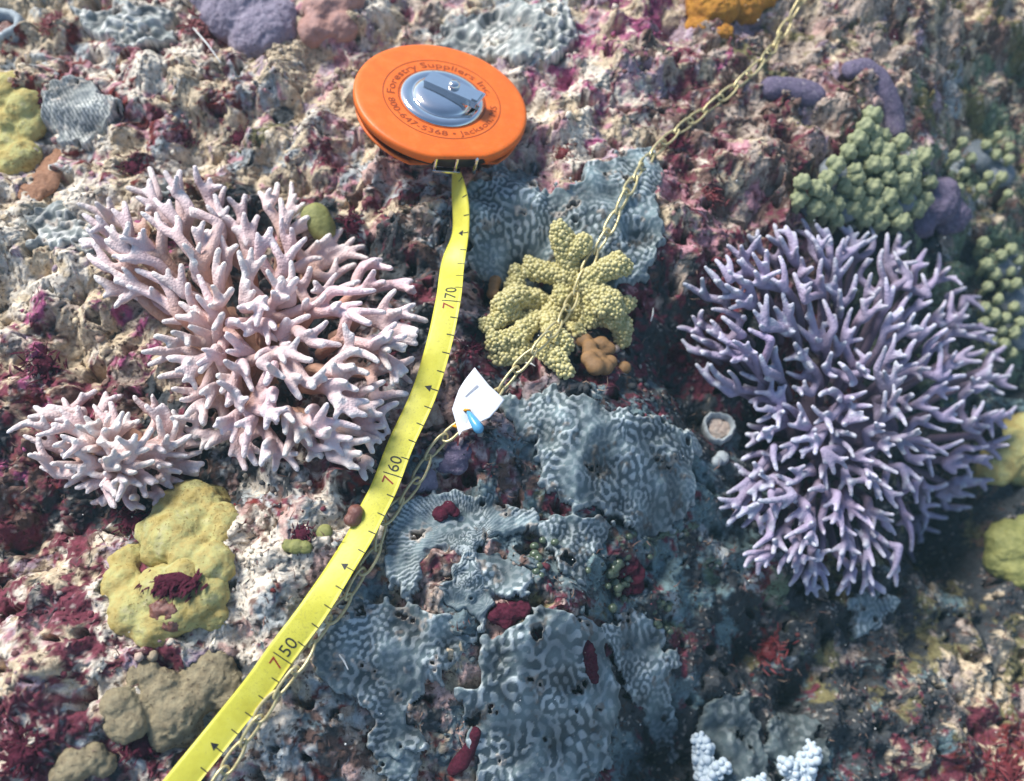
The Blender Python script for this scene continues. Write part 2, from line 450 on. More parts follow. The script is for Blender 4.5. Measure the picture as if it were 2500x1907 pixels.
CLS = {'cream': (.60, .49, .34), 'white': (.72, .65, .54), 'pink': (.50, .26, .29), 'pinkgrey': (.40, .32, .33), 'maroon': (.17, .04, .06),
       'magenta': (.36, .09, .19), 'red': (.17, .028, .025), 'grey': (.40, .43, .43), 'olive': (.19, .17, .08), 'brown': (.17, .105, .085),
       'dark': (.05, .056, .062), 'tan': (.42, .34, .28), 'teal': (.17, .25, .26), 'rose': (.58, .39, .34), 'green': (.17, .22, .14), 'slate': (.16, .215, .23), 'mauve': (.40, .30, .35)}  # 'dark': turf tone that also paints in shade beside corals and in hollows
CTRL = [(150,80,'cream',1,'red',.55,'grey',.6),(400,110,'white',1.1,'red',.65,'pink',.5),(450,250,'cream',1,'maroon',.6,'red',.5),(620,310,'dark',.4,'grey',.6,'cream',.7,'olive',.3),
 (800,160,'cream',1.1,'pink',.5,'tan',.4),(1000,60,'cream',1,'tan',.6,'maroon',.4),(1240,70,'grey',1,'white',.7),(1470,90,'magenta',.95,'cream',.75,'pink',.5),(1420,250,'cream',1.2,'white',.9,'rose',.3),
 (1340,180,'magenta',.9,'white',.7),(1650,170,'maroon',.8,'tan',.5,'brown',.7),(1600,420,'maroon',.9,'pink',.6,'cream',.5,'brown',.4),(1800,320,'tan',.7,'brown',.8,'maroon',.6,'cream',.4),(2010,80,'cream',.8,'tan',.7,'olive',.4),
 (2300,100,'cream',.7,'tan',.7,'brown',.8,'olive',.4),(2120,200,'rose',.5,'maroon',.7,'tan',.6,'brown',.6),(2420,350,'olive',.5,'green',.7,'brown',.6,'cream',.3),(2300,330,'green',.7,'tan',.5,'grey',.5),(1720,560,'brown',.7,'pink',.7,'tan',.4,'maroon',.6),(100,540,'cream',.9,'tan',.6,'white',.7,'grey',.4),
 (60,700,'white',.9,'cream',.9,'tan',.4),(240,760,'cream',.9,'magenta',.5,'tan',.5),(100,960,'maroon',.8,'cream',.6,'brown',.5,'magenta',.4),(30,1080,'maroon',.8,'brown',.8,'red',.4),(150,1300,'dark',.9,'maroon',.6,'brown',.5),
 (90,1480,'cream',.8,'maroon',.9,'white',.5),(250,1620,'cream',.8,'maroon',.8,'white',.6),(90,1780,'maroon',1,'pink',.6,'white',.5),(330,1860,'maroon',.7,'grey',.4,'pink',.5,'dark',.5),(620,1260,'white',1.1,'grey',.7,'maroon',.4),(680,1470,'white',1.3,'rose',.7),
 (740,1270,'white',1.2,'rose',.5,'red',.3),(560,1170,'dark',1,'brown',.6),(840,1150,'dark',.9,'brown',.7,'maroon',.5),(860,560,'tan',.5,'maroon',.5,'grey',.5,'dark',.6),(960,640,'dark',.9,'brown',.6),(900,440,'grey',.6,'maroon',.7,'cream',.6,'rose',.4),(760,420,'cream',.7,'pink',.5,'grey',.5),
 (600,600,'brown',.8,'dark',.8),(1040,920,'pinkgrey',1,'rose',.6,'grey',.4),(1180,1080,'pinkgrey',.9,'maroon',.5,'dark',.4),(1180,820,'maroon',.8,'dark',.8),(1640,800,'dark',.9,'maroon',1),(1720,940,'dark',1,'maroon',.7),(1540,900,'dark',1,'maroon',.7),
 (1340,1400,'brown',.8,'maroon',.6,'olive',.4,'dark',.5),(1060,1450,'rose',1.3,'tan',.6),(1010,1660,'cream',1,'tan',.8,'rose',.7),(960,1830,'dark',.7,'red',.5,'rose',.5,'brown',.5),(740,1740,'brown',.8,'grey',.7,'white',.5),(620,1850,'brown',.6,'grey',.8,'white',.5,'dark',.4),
 (1740,1420,'dark',.7,'teal',1,'grey',.4,'maroon',.4),(1560,1400,'dark',.7,'green',.6,'teal',.6,'maroon',.5),(1700,1330,'teal',.8,'grey',.4,'dark',.7),(1680,1640,'dark',1.4,'maroon',.7,'brown',.4),(2010,1560,'tan',.6,'grey',.5,'olive',.6,'dark',1.0),(1900,1620,'dark',1.3,'red',.5,'green',.4),(2120,1760,'dark',1.3,'maroon',.7,'teal',.4),  # lower right, on to the next row: 'dark' weights paint its shade into the colour
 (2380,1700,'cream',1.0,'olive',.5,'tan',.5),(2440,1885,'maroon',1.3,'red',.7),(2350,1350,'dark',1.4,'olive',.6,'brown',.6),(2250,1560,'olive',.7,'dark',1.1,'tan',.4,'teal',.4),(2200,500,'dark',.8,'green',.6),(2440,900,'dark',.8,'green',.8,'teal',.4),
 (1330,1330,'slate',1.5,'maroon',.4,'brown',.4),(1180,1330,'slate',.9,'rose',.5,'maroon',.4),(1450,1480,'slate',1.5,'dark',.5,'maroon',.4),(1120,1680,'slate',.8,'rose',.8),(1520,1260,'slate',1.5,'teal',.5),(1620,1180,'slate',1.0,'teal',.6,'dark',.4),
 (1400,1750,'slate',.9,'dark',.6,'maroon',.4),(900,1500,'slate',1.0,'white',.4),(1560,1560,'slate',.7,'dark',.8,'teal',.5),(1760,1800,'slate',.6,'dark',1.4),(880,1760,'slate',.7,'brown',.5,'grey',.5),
 (1130,170,'white',.9,'pink',.6,'mauve',.7),(930,40,'white',1,'mauve',.6,'pink',.4),(1560,60,'mauve',.8,'cream',.6,'magenta',.5),(1500,340,'white',.8,'mauve',.6,'pink',.5),(700,250,'white',.7,'mauve',.7,'cream',.6),(300,200,'white',.9,'pink',.6,'red',.4),
 (1900,130,'mauve',.5,'brown',.6,'tan',.7,'olive',.4),(2200,230,'mauve',.5,'brown',.7,'tan',.6),(60,620,'white',1,'mauve',.4,'cream',.6),(180,1560,'white',.8,'mauve',.7,'maroon',.6)]
names = list(CLS)
num = {k: np.zeros(XX.shape, np.float32) for k in names}; den = np.zeros(XX.shape, np.float32) + 1e-6
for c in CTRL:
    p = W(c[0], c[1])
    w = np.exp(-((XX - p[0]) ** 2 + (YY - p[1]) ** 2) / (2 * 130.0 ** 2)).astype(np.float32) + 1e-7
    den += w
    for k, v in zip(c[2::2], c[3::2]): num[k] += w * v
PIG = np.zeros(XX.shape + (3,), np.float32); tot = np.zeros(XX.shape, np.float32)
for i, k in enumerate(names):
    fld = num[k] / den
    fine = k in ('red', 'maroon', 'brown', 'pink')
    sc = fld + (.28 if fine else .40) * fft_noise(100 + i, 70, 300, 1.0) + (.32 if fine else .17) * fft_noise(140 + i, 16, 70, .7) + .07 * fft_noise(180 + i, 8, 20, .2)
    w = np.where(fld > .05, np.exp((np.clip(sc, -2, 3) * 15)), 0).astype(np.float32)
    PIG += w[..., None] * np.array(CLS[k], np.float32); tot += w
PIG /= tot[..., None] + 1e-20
PIG *= (1 + .12 * fft_noise(200, 12, 60, .5)[..., None]).clip(.5, 1.5)
# pale coralline speckle and dark bore holes that pepper the crust
spk = (fft_noise(201, 9, 22, .3) > 1.75) & (n_mid > -.4)
PIG[spk] = PIG[spk] * .4 + np.array([.66, .60, .52]) * .6
hol = fft_noise(202, 9, 24, .3) > 1.95
PIG[hol] = PIG[hol] * .35
PIG = PIG.clip(.01, .85)

warp = 4 * fft_noise(31, 40, 140, .8), 4 * fft_noise(32, 40, 140, .8)
V = np.stack([XX + warp[0] + 2 * n_grain, YY + warp[1] - 2 * n_grain, HT], -1).reshape(-1, 3)
ii, jj = np.meshgrid(np.arange(NX - 1), np.arange(NY - 1))
a = (jj * NX + ii).ravel()
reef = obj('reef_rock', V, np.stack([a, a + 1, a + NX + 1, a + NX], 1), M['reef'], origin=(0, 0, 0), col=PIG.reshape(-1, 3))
tag(reef, 'encrusted reef rock in cream, pink and maroon', None, None, 'structure')

# the reef goes on around the part seen close up, in coarser relief
sp_, ext = 90.0, 10000.0
n = int(2 * ext / sp_) + 1
ax = np.linspace(-ext, ext, n)
sx, sy = np.meshgrid(ax, ax)
sz = base_fn(sx, sy) + 60 * fft_noise(301, 500, 4000, 1.2, n, n, sp_) * ss(1700, 3200, np.hypot(sx, sy)) + 20 * fft_noise(302, 140, 600, .8, n, n, sp_)
inside = ss(-40, 160, np.minimum(np.minimum(sx - GX0, GX1 - sx), np.minimum(sy - GY0, GY1 - sy)))
sz -= 60 + 600 * inside
oc = np.zeros(sx.shape + (3,), np.float32); tot = np.zeros(sx.shape, np.float32)
for i, (k, wk) in enumerate((('cream', .8), ('white', .5), ('pink', .6), ('maroon', .8), ('tan', .7), ('brown', .7), ('slate', .7), ('grey', .5), ('olive', .4), ('mauve', .6))):
    w = np.exp(9 * np.clip(wk + .4 * fft_noise(310 + i, 140, 700, .8, n, n, sp_), -2, 3)).astype(np.float32)
    oc += w[..., None] * np.array(CLS[k], np.float32); tot += w
oc *= .8 / tot[..., None]
a = (np.arange(n - 1)[:, None] * n + np.arange(n - 1)[None]).ravel()
sb = obj('reef_flat', np.stack([sx, sy, sz], -1).reshape(-1, 3), np.stack([a, a + 1, a + n + 1, a + n], 1), M['reef'], origin=(0, 0, 0), col=oc.reshape(-1, 3))
tag(sb, 'reef continuing around the part seen close up', None, None, 'structure')

def ground(x, y): return bil(HT, x, y)

# crust chips: uncountable small knobs and shards over the rock
r = np.random.default_rng(40)
cx = r.uniform(GX0 + 200, GX1 - 200, 9000); cy = r.uniform(GY0 + 200, GY1 - 250, 9000)[:9000]
keep = (bil(UNDER, cx, cy) < .2) & (bil(crust, cx, cy) + .35 * r.random(9000) > .62)
cx, cy = cx[keep], cy[keep]
cz = ground(cx, cy)
V1, F1 = ico(1)
nc = len(cx)
rad = r.gamma(3.0, 1.7, nc).clip(2.5, 12)
sh = 1 + .17 * r.standard_normal((nc, len(V1), 1)).clip(-1.6, 1.6)
st = np.stack([.6 + .8 * r.random(nc), .6 + .8 * r.random(nc), .45 + .7 * r.random(nc)], 1)
ang = r.uniform(0, 6.28, nc)
P = V1[None] * sh * rad[:, None, None] * st[:, None, :]
P = np.stack([P[..., 0] * np.cos(ang)[:, None] - P[..., 1] * np.sin(ang)[:, None], P[..., 0] * np.sin(ang)[:, None] + P[..., 1] * np.cos(ang)[:, None], P[..., 2]], -1)
P += np.stack([cx, cy, cz + rad * .15], -1)[:, None]
iy = ((cy - GY0) / GS).astype(int); ix = ((cx - GX0) / GS).astype(int)
sh_ix = np.clip(ix + r.integers(-14, 14, nc), 0, NX - 1); sh_iy = np.clip(iy + r.integers(-14, 14, nc), 0, NY - 1)
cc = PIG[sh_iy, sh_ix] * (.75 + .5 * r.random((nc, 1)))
ch = obj('crust_chips', P.reshape(-1, 3), (F1[None] + (np.arange(nc) * len(V1))[:, None, None]).reshape(-1, 3), M['chip'], origin=(0, 0, 0),
         col=np.repeat(cc, len(V1), 0))
tag(ch, 'loose crust chips and knobs scattered over the reef rock', 'rubble', None, 'stuff')

# turf: fine algae filaments
nf = 5200
fx = r.uniform(GX0 + 250, GX1 - 250, nf); fy = r.uniform(GY0 + 250, GY1 - 300, nf)
k_ = (bil(UNDER, fx, fy) < .2) & (bil(n_mid, fx, fy) + .5 * r.standard_normal(nf) > .2)
fx, fy = fx[k_], fy[k_]; nf = len(fx); fz = ground(fx, fy)
Ls = r.uniform(12, 42, nf); az = r.uniform(0, 6.28, nf); bend = r.uniform(-1.2, 1.2, nf)
rows = []
for q, w in ((0, 1.6), (.5, 1.2), (1.0, .25)):
    hx, hy = np.cos(az + bend * q), np.sin(az + bend * q)
    c = np.stack([fx + hx * Ls * q * .75, fy + hy * Ls * q * .75, fz - 2 + Ls * q * (1 - .35 * q) * .8], -1)
    side = np.stack([-hy, hx, 0 * hx], -1) * w
    rows += [c - side, c + side]
P = np.stack(rows, 1)
b = (np.arange(nf) * 6)[:, None]
F = np.vstack([b + np.array([[0, 1, 3, 2]]), b + np.array([[2, 3, 5, 4]])])
tf = obj('turf_algae', P.reshape(-1, 3), F, M['filament'], origin=(0, 0, 0))
tag(tf, 'fine dark red turf algae filaments on the rock', 'algae', None, 'stuff')

# ------------------------------------------------------------------ wrinkled encrusting plates
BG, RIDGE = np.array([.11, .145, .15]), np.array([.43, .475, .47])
def build_plate(wp, thick, style, label):
    gs = 2.75
    lo, hi = wp.min(0) - 24, wp.max(0) + 24
    x = np.arange(lo[0], hi[0], gs); y = np.arange(lo[1], hi[1], gs)
    X, Y = np.meshgrid(x, y); ny, nx = X.shape
    d = inside_dist(wp, X, Y) + 8 + 1.0 * bil(EDGE, X, Y)
    sd = abs(hash(label)) % 9999 if False else int(sum(map(ord, label)) % 9999)
    worn = fft_noise(sd + 11, 45, 170, .7, nx, ny, gs) + .35 * fft_noise(sd + 12, 12, 40, .5, nx, ny, gs)
    d = np.minimum(d, (2.4 - worn) * 32)
    wl = {'a': 13.5, 'b': 13.5, 'c': 14.5, 'd': 20, 'e': 20, 'f': 12, 'g': 17}[style]
    lab = fft_noise(sd, wl * .88, wl * 1.16, 0, nx, ny, gs)
    mixn = ss(-.25, .25, fft_noise(sd + 21, 90, 260, .9, nx, ny, gs))
    lab = lab * (1 - mixn) + fft_noise(sd + 22, wl * 1.25, wl * 1.65, 0, nx, ny, gs) * mixn
    if style in 'b':                                          # ribs run out to the rim
        big = ss(30, 70, d)
        rim = np.sin((np.arctan2(Y - Y.mean(), X - X.mean()) * 95) + 2 * lab * .4)
        lab = lab * big + rim * 1.2 * (1 - big)
    if style == 'f':
        a_ = .55; u = X * math.cos(a_) + Y * math.sin(a_)
        lab = np.sin(u / 1.55 + 1.2 * np.sin((X - Y) / 70) + .8 * lab) * .8 + .3 * lab
    ridge = ss(-.1, .5, lab)
    amp = {'a': 1.9, 'b': 2.4, 'c': 2.0, 'd': 3.4, 'e': 4.0, 'f': 2.2, 'g': 1.4}[style]
    patch = ss(-1.0, .6, fft_noise(sd + 1, 60, 240, .9, nx, ny, gs))
    und = fft_noise(sd + 2, 60, 200, .9, nx, ny, gs); und2 = fft_noise(sd + 3, 26, 60, .7, nx, ny, gs)
    prof = np.sqrt(np.clip(1 - (1 - np.clip(d / 16, 0, 1)) ** 2, 0, 1))
    Z = bil(HS, X, Y) + thick * (prof - .15) + 6 * und + 1.8 * und2 * (1 if style != 'e' else 2.0) + amp * ridge * (.2 + .8 * patch) * ss(2, 14, d)
    Z += 5 * (1 - ss(6, 30, d)) * ss(0, 8, d)                 # lip slightly raised
    # small round openings through the skin
    pr = np.random.default_rng(sd + 5)
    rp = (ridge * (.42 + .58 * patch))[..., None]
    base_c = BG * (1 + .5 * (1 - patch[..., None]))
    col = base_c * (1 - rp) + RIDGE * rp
    for _ in range(0 if style == 'f' else int(len(X.ravel()) / 14000) + 1):
        j, i = pr.integers(0, ny), pr.integers(0, nx)
        rr = pr.uniform(3, 9) * (1 + .25 * pr.random()); dd = np.hypot(X - X[j, i], (Y - Y[j, i]) * pr.uniform(.7, 1.4)) + 1.6 * und2
        Z -= 22 * (1 - ss(rr * .5, rr * 1.1, dd)); Z += 5 * np.exp(-((dd - rr * 1.6) / (rr * .5)) ** 2)
        col += (np.array([.10, .07, .05]) - col) * (1 - ss(rr * .5, rr, dd))[..., None] * .8
    dust = fft_noise(sd + 7, 8, 20, .3, nx, ny, gs) > 2.3
    col[dust] = col[dust] * .5 + np.array([.5, .48, .42]) * .5
    over = ss(1.15, 1.8, worn)[..., None] * .8
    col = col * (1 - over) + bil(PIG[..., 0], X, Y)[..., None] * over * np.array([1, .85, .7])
    col *= (1 + .22 * und[..., None]).clip(.5, 1.5)
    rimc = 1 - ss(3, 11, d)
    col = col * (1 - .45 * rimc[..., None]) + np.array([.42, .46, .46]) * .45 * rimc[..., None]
    if style == 'g': col = col * .3 + BG * .35
    if style in 'ef': col = (col * .6 + col.mean(-1, keepdims=True) * .4) * np.array([1.3, 1.2, 1.08]) + .04
    ok = d > 0
    idx = -np.ones(X.shape, int)
    quad = ok[:-1, :-1] & ok[1:, :-1] & ok[:-1, 1:] & ok[1:, 1:]
    use = np.zeros(X.shape, bool)
    use[:-1, :-1] |= quad; use[1:, :-1] |= quad; use[:-1, 1:] |= quad; use[1:, 1:] |= quad
    idx[use] = np.arange(use.sum())
    V = np.stack([X, Y, Z], -1)[use]; C = col[use]
    q = np.argwhere(quad)
    A, B, Cc, Dd = idx[q[:, 0], q[:, 1]], idx[q[:, 0], q[:, 1] + 1], idx[q[:, 0] + 1, q[:, 1] + 1], idx[q[:, 0] + 1, q[:, 1]]
    F = np.stack([A, B, Cc, Dd], 1)
    # skirt: the outer edge turned down to give the plate its thickness
    E = np.vstack([F[:, [0, 1]], F[:, [1, 2]], F[:, [2, 3]], F[:, [3, 0]]])
    key = np.sort(E, 1); key = key[:, 0] * len(V) + key[:, 1]
    u_, inv, cnt = np.unique(key, return_inverse=True, return_counts=True)
    be = E[cnt[inv] == 1]
    bv = np.unique(be); mp = -np.ones(len(V), int); mp[bv] = np.arange(len(bv)) + len(V)
    cen = wp.mean(0)
    low = V[bv].copy(); low[:, 2] -= 26; low[:, :2] += (cen - low[:, :2]) * .02
    F = np.vstack([F, np.stack([be[:, 1], be[:, 0], mp[be[:, 0]], mp[be[:, 1]]], 1)])
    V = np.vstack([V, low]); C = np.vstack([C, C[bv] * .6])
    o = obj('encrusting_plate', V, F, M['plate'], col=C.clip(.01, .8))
    return tag(o, label, 'encrusting coral', 'blue-grey encrusting plates')
for wp, thick, style, label in plate_world:
    build_plate(wp, thick, style, label)

# ------------------------------------------------------------------ blobs: sponges and lumps
def blob(name, spheres, mat, label, cat, group=None, flat=.75, relief=(('CLOUDS', 30, 12),), voxel=4.0, parent=None, lift=.14, chain_=False, grow=1.1):
    parts = []
    if chain_:
        sp = [np.array([*q, q[2] * lift][:4] if len(q) == 3 else q, float) for q in spheres]
        spheres = [a_ + (b_ - a_) * f_ for a_, b_ in zip(sp, sp[1:]) for f_ in (0, .25, .5, .75)] + [sp[-1]]
    for s in spheres:
        px, py, rr = s[:3]
        dz = s[3] if len(s) > 3 else rr * lift
        p = W(px, py, dz); k = 1 / scale_at(p)
        parts.append(ball(p, np.array([rr, rr, rr * flat]) * k * grow, 2))
    V, F = join(parts)
    org = np.array([V[:, 0].mean(), V[:, 1].mean(), V[:, 2].min()]) if parent is None else ORI[parent.name]
    me = fuse(V, F, voxel, 9, relief, org)
    o = link(name, me, mat, parent, org)
    return tag(o, label, cat, group) if parent is None else o

SOFT = (('CLOUDS', 70, 26), ('CLOUDS', 26, 9), ('CLOUDS', 9, 4))
ROUGH = (('CLOUDS', 40, 16), ('CLOUDS', 12, 8))
blob('lavender_sponge', [(600,20,100),(645,75,80),(560,-30,95),(615,100,55),(680,40,50)], M['lavender'], 'large rounded lavender sponge at the top edge left of the reel', 'sponge', relief=ROUGH, voxel=5)
blob('mauve_sponge', [(790,20,42),(832,62,38),(770,72,36),(845,0,42),(800,-20,40)], M['mauve'], 'pinkish brown knobbed sponge at the top edge beside the lavender sponge', 'sponge', relief=SOFT, grow=1.25, voxel=5)
blob('orange_sponge', [(1740,15,62),(1800,5,66),(1852,-12,48),(1718,58,34),(1768,78,22),(1698,66,24),(1750,-30,60)], M['orange_sponge'], 'bright orange lumpy sponge at the top edge beside the chain', 'sponge', relief=ROUGH)
blob('purple_sponge', [(1885,215,30),(1910,220,34),(1940,224,35),(1968,228,34),(1988,232,27)], M['purple'], 'oblong purple sponge lying right of the chain', 'sponge', relief=(('CLOUDS', 30, 6),), chain_=True)
blob('purple_sponge', [(2078,172,24),(2110,168,28),(2140,190,28),(2160,228,28),(2178,272,27),(2185,316,24)], M['purple'], 'curved dusky purple sponge above the green knobbly soft coral', 'sponge', relief=(('CLOUDS', 30, 6),), chain_=True)
blob('purple_sponge', [(2275,495,58),(2312,525,50),(2268,452,26),(2240,545,40),(2300,470,40)], M['purple'], 'dark purple rounded sponge between the soft coral and purple branching coral', 'sponge', relief=ROUGH)
blob('purple_sponge', [(1110,1110,34),(1134,1096,26),(1086,1130,27),(1118,1135,25)], M['purple'], 'small violet lump just below the paper tag', 'sponge', relief=(('CLOUDS', 20, 6),))
blob('mauve_sponge', [(1042,1163,24),(1020,1180,25),(1052,1185,18)], M['lavender'], 'pale mauve lump between the tape and the violet lump', 'sponge', relief=(('CLOUDS', 20, 5),))

yellow1 = [(462,1258,74,40),(430,1312,66,26),(502,1242,52,30),(545,1275,38,26),(528,1300,36,24),(396,1336,44,16),(464,1362,44,18),(516,1374,44,22),(542,1392,28,18),(372,1300,34,12)]
blob('yellow_sponge', yellow1, M['yellow'], 'folded yellow sponge lobe nearest the small pink coral', 'sponge', 'yellow lobed sponges at lower left', relief=SOFT, grow=1.25, voxel=5)
yellow2 = [(312,1368,38),(300,1428,44),(330,1490,54),(382,1522,50),(432,1492,54),(482,1472,46),(522,1505,34),(392,1442,58),(452,1424,54),(502,1432,44),(402,1546,34),(520,1450,34)]
blob('yellow_sponge', yellow2, M['yellow'], 'lower yellow sponge carrying a maroon tuft and a dark red knob', 'sponge', 'yellow lobed sponges at lower left', relief=SOFT, grow=1.25, voxel=5)
blob('red_knob', [(398,1488,32,34),(420,1516,27,34),(384,1476,24,32),(415,1490,24,42)], M['dark_knob'], 'dark red glossy knob sitting on the lower yellow sponge', 'sponge', relief=(('CLOUDS', 12, 12),), voxel=3)
blob('tan_sponge', [(310,1762,44),(288,1722,38),(392,1690,44),(350,1650,34),(422,1740,58),(472,1700,48),(502,1650,52),(542,1682,48),(452,1782,38),(530,1618,38),(400,1790,34)], M['tan'], 'dull tan lobed sponge at lower left of the tape', 'sponge', relief=ROUGH, grow=1.25)
blob('tan_sponge', [(185,1862,40),(225,1850,34),(255,1868,28),(160,1890,34)], M['tan'], 'small tan sponge near the bottom left corner', 'sponge', relief=ROUGH)
blob('yellow_sponge', [(20,222,44),(60,258,36),(30,300,38),(76,312,33),(18,350,40),(56,385,40),(20,402,34),(88,285,20)], M['yellow'], 'yellow lobed sponge on the upper left edge', 'sponge', relief=SOFT, grow=1.25, voxel=5)
blob('yellow_sponge', [(2470,1090,56),(2432,1130,46),(2505,1060,60),(2400,1150,28),(2490,1140,40)], M['yellow'], 'dim yellow sponge on the right edge beside the purple coral', 'sponge', relief=SOFT, grow=1.25, voxel=5)
blob('green_sponge', [(2474,1330,62),(2444,1372,40),(2492,1392,45),(2510,1300,50)], M['green'], 'yellow-green rounded sponge on the lower right edge', 'sponge', relief=ROUGH)
blob('green_sponge', [(770,528,34,60),(788,560,31,60)], M['green'], 'small green lobe behind the top of the large pink coral', 'sponge', relief=(('CLOUDS', 30, 6),), chain_=True)
blob('green_sponge', [(792,1300,20),(788,1322,18),(784,1338,12)], M['green'], 'small upright lime sponge beside the tape, right of a maroon tuft', 'sponge', relief=(('CLOUDS', 12, 4),), voxel=3)
blob('green_sponge', [(704,1332,16),(724,1334,19),(746,1336,17)], M['green'], 'small flat lime sponge left of the upright lime one', 'sponge', relief=(('CLOUDS', 12, 4),), voxel=3)
blob('brown_lump', [(1440,847,19,30),(1468,840,20,32),(1486,852,18,34),(1438,876,21,30),(1454,895,23,30),(1476,896,22,34),(1490,884,18,38),(1426,832,20,20),(1524,898,17,14),(1440,862,20,22),(1456,872,22,28),(1468,862,13,22)], M['brown_lump'], 'smooth orange-brown curled lump beneath the yellow cauliflower coral', 'coral', relief=(('CLOUDS', 40, 3),))
blob('brown_lump', [(1209,686,15,30),(1206,700,14,26),(1204,718,16,22)], M['brown_lump'], 'small orange-brown nub left of the yellow cauliflower coral', 'coral', relief=(('CLOUDS', 30, 2),), voxel=3)
blob('glossy_knob', [(868,1250,19,52),(858,1268,18,46),(872,1270,14,46)], M['dark_knob'], 'small glossy dark brown knob touching the left edge of the tape', 'sponge', relief=(('CLOUDS', 20, 3),), voxel=3)
blob('brown_plate', [(100,450,42),(132,402,32),(78,470,34),(150,372,20),(118,425,34)], M['brown_plate'], 'flat orange-brown leaf-like plate at the left below the yellow lobes', 'sponge', flat=.28, relief=(('CLOUDS', 50, 14), ('CLOUDS', 14, 6)))
blob('grey_sponge', [(1762,1118,18),(1748,1128,14)], M['grey_sponge'], 'small grey lump below the round tube sponge', 'sponge', voxel=3, relief=(('CLOUDS', 12, 3),))
for px, py, rr, lab in [(1030,905,24,'pale pink knob beside the tape, level with the paper tag'),(1050,1010,26,'pinkish knob between the tape and the chain end of the tag'),(1085,1065,20,'small pale knob under the chain below the tag')]:
    blob('rock_knob', [(px, py, rr), (px + rr * .6, py + rr * .5, rr * .7), (px - rr * .5, py + rr * .7, rr * .75)], M['rubble_fill'], lab, 'rock', 'pale rock knobs', relief=ROUGH, voxel=3)
blob('maroon_sponge', [(1218,1500,26),(1250,1492,24),(1275,1488,18),(1232,1515,22),(1285,1480,12)], M['maroon'], 'round wine-red sponge in the middle of the blue-grey plates', 'sponge', relief=(('CLOUDS', 30, 14), ('CLOUDS', 9, 7)), voxel=3)
blob('maroon_sponge', [(1160,1790,15,30),(1152,1815,16,28),(1140,1840,18,24),(1124,1862,20,20),(1105,1880,14,14)], M['maroon'], 'long wine-red finger on the left side of the ridged plate', 'sponge', relief=(('CLOUDS', 24, 5),), voxel=3, chain_=True)
blob('maroon_sponge', [(1530,1375,28),(1545,1400,30),(1550,1428,24),(1515,1390,22),(1525,1440,16)], M['maroon'], 'wine-red patch among the green beads', 'sponge', flat=.45, relief=(('CLOUDS', 20, 8),), voxel=3)
blob('maroon_sponge', [(1432,1580,18,34),(1436,1606,20,32),(1442,1634,18,28),(1450,1655,14,26)], M['maroon'], 'dark wine-red lump on the right shoulder of the ridged plate', 'sponge', relief=(('CLOUDS', 26, 14), ('CLOUDS', 9, 7)), voxel=3, chain_=True, flat=.5)
blob('maroon_sponge', [(1075,1255,20,34),(1095,1240,18,34),(1110,1250,14,32)], M['maroon'], 'wine-red tuft-like patch on the ribbed plate', 'sponge', flat=.5, relief=(('CLOUDS', 12, 8),), voxel=3)

# tube sponges: ring-shaped rims
def tube_sponge(px, py, ro, ri, h, label, fill):
    c = W(px, py, 0)
    t = thing('tube_sponge', c, label, 'sponge')
    prof = [(ro * .8, -25), (ro * .95, 0), (ro, h * .5), (ro * .98, h * .85), (ro * .9, h), (ri * 1.1, h * .97), (ri, h * .8), (ri * .9, h * .45)]
    n = 40; V = []
    pr = np.random.default_rng(int(px))
    wob = 1 + .05 * np.sin(np.arange(n) / n * 6.283 * 3 + 1) + .03 * pr.standard_normal(n)
    for rr, z in prof:
        a = np.arange(n) / n * 6.283
        V.append(np.stack([c[0] + rr * wob * np.cos(a), c[1] + rr * wob * np.sin(a), c[2] + z + 1.5 * pr.standard_normal(n)], -1))
    m = len(prof); V = np.vstack(V)
    F = [[i * n + k, i * n + (k + 1) % n, (i + 1) * n + (k + 1) % n, (i + 1) * n + k] for i in range(m - 1) for k in range(n)]
    obj('wall', V, np.array(F), M['grey_sponge'], t)
    me = fuse(*join([ball(c + [ri * .35 * math.cos(q), ri * .35 * math.sin(q), h * .3], [ri * .75, ri * .75, h * .32], 2) for q in (0, 2, 4)]), 3, 3, (('CLOUDS', 14, 12),), ORI[t.name])
    link('filling', me, M[fill], t, ORI[t.name])
tube_sponge(1750, 1052, 46, 36, 42, 'round grey tube sponge with a rubble-filled mouth left of the purple coral', 'rubble_fill')
tube_sponge(22, 88, 60, 38, 55, 'pale grey open tube sponge on the top left edge', 'dark_knob')

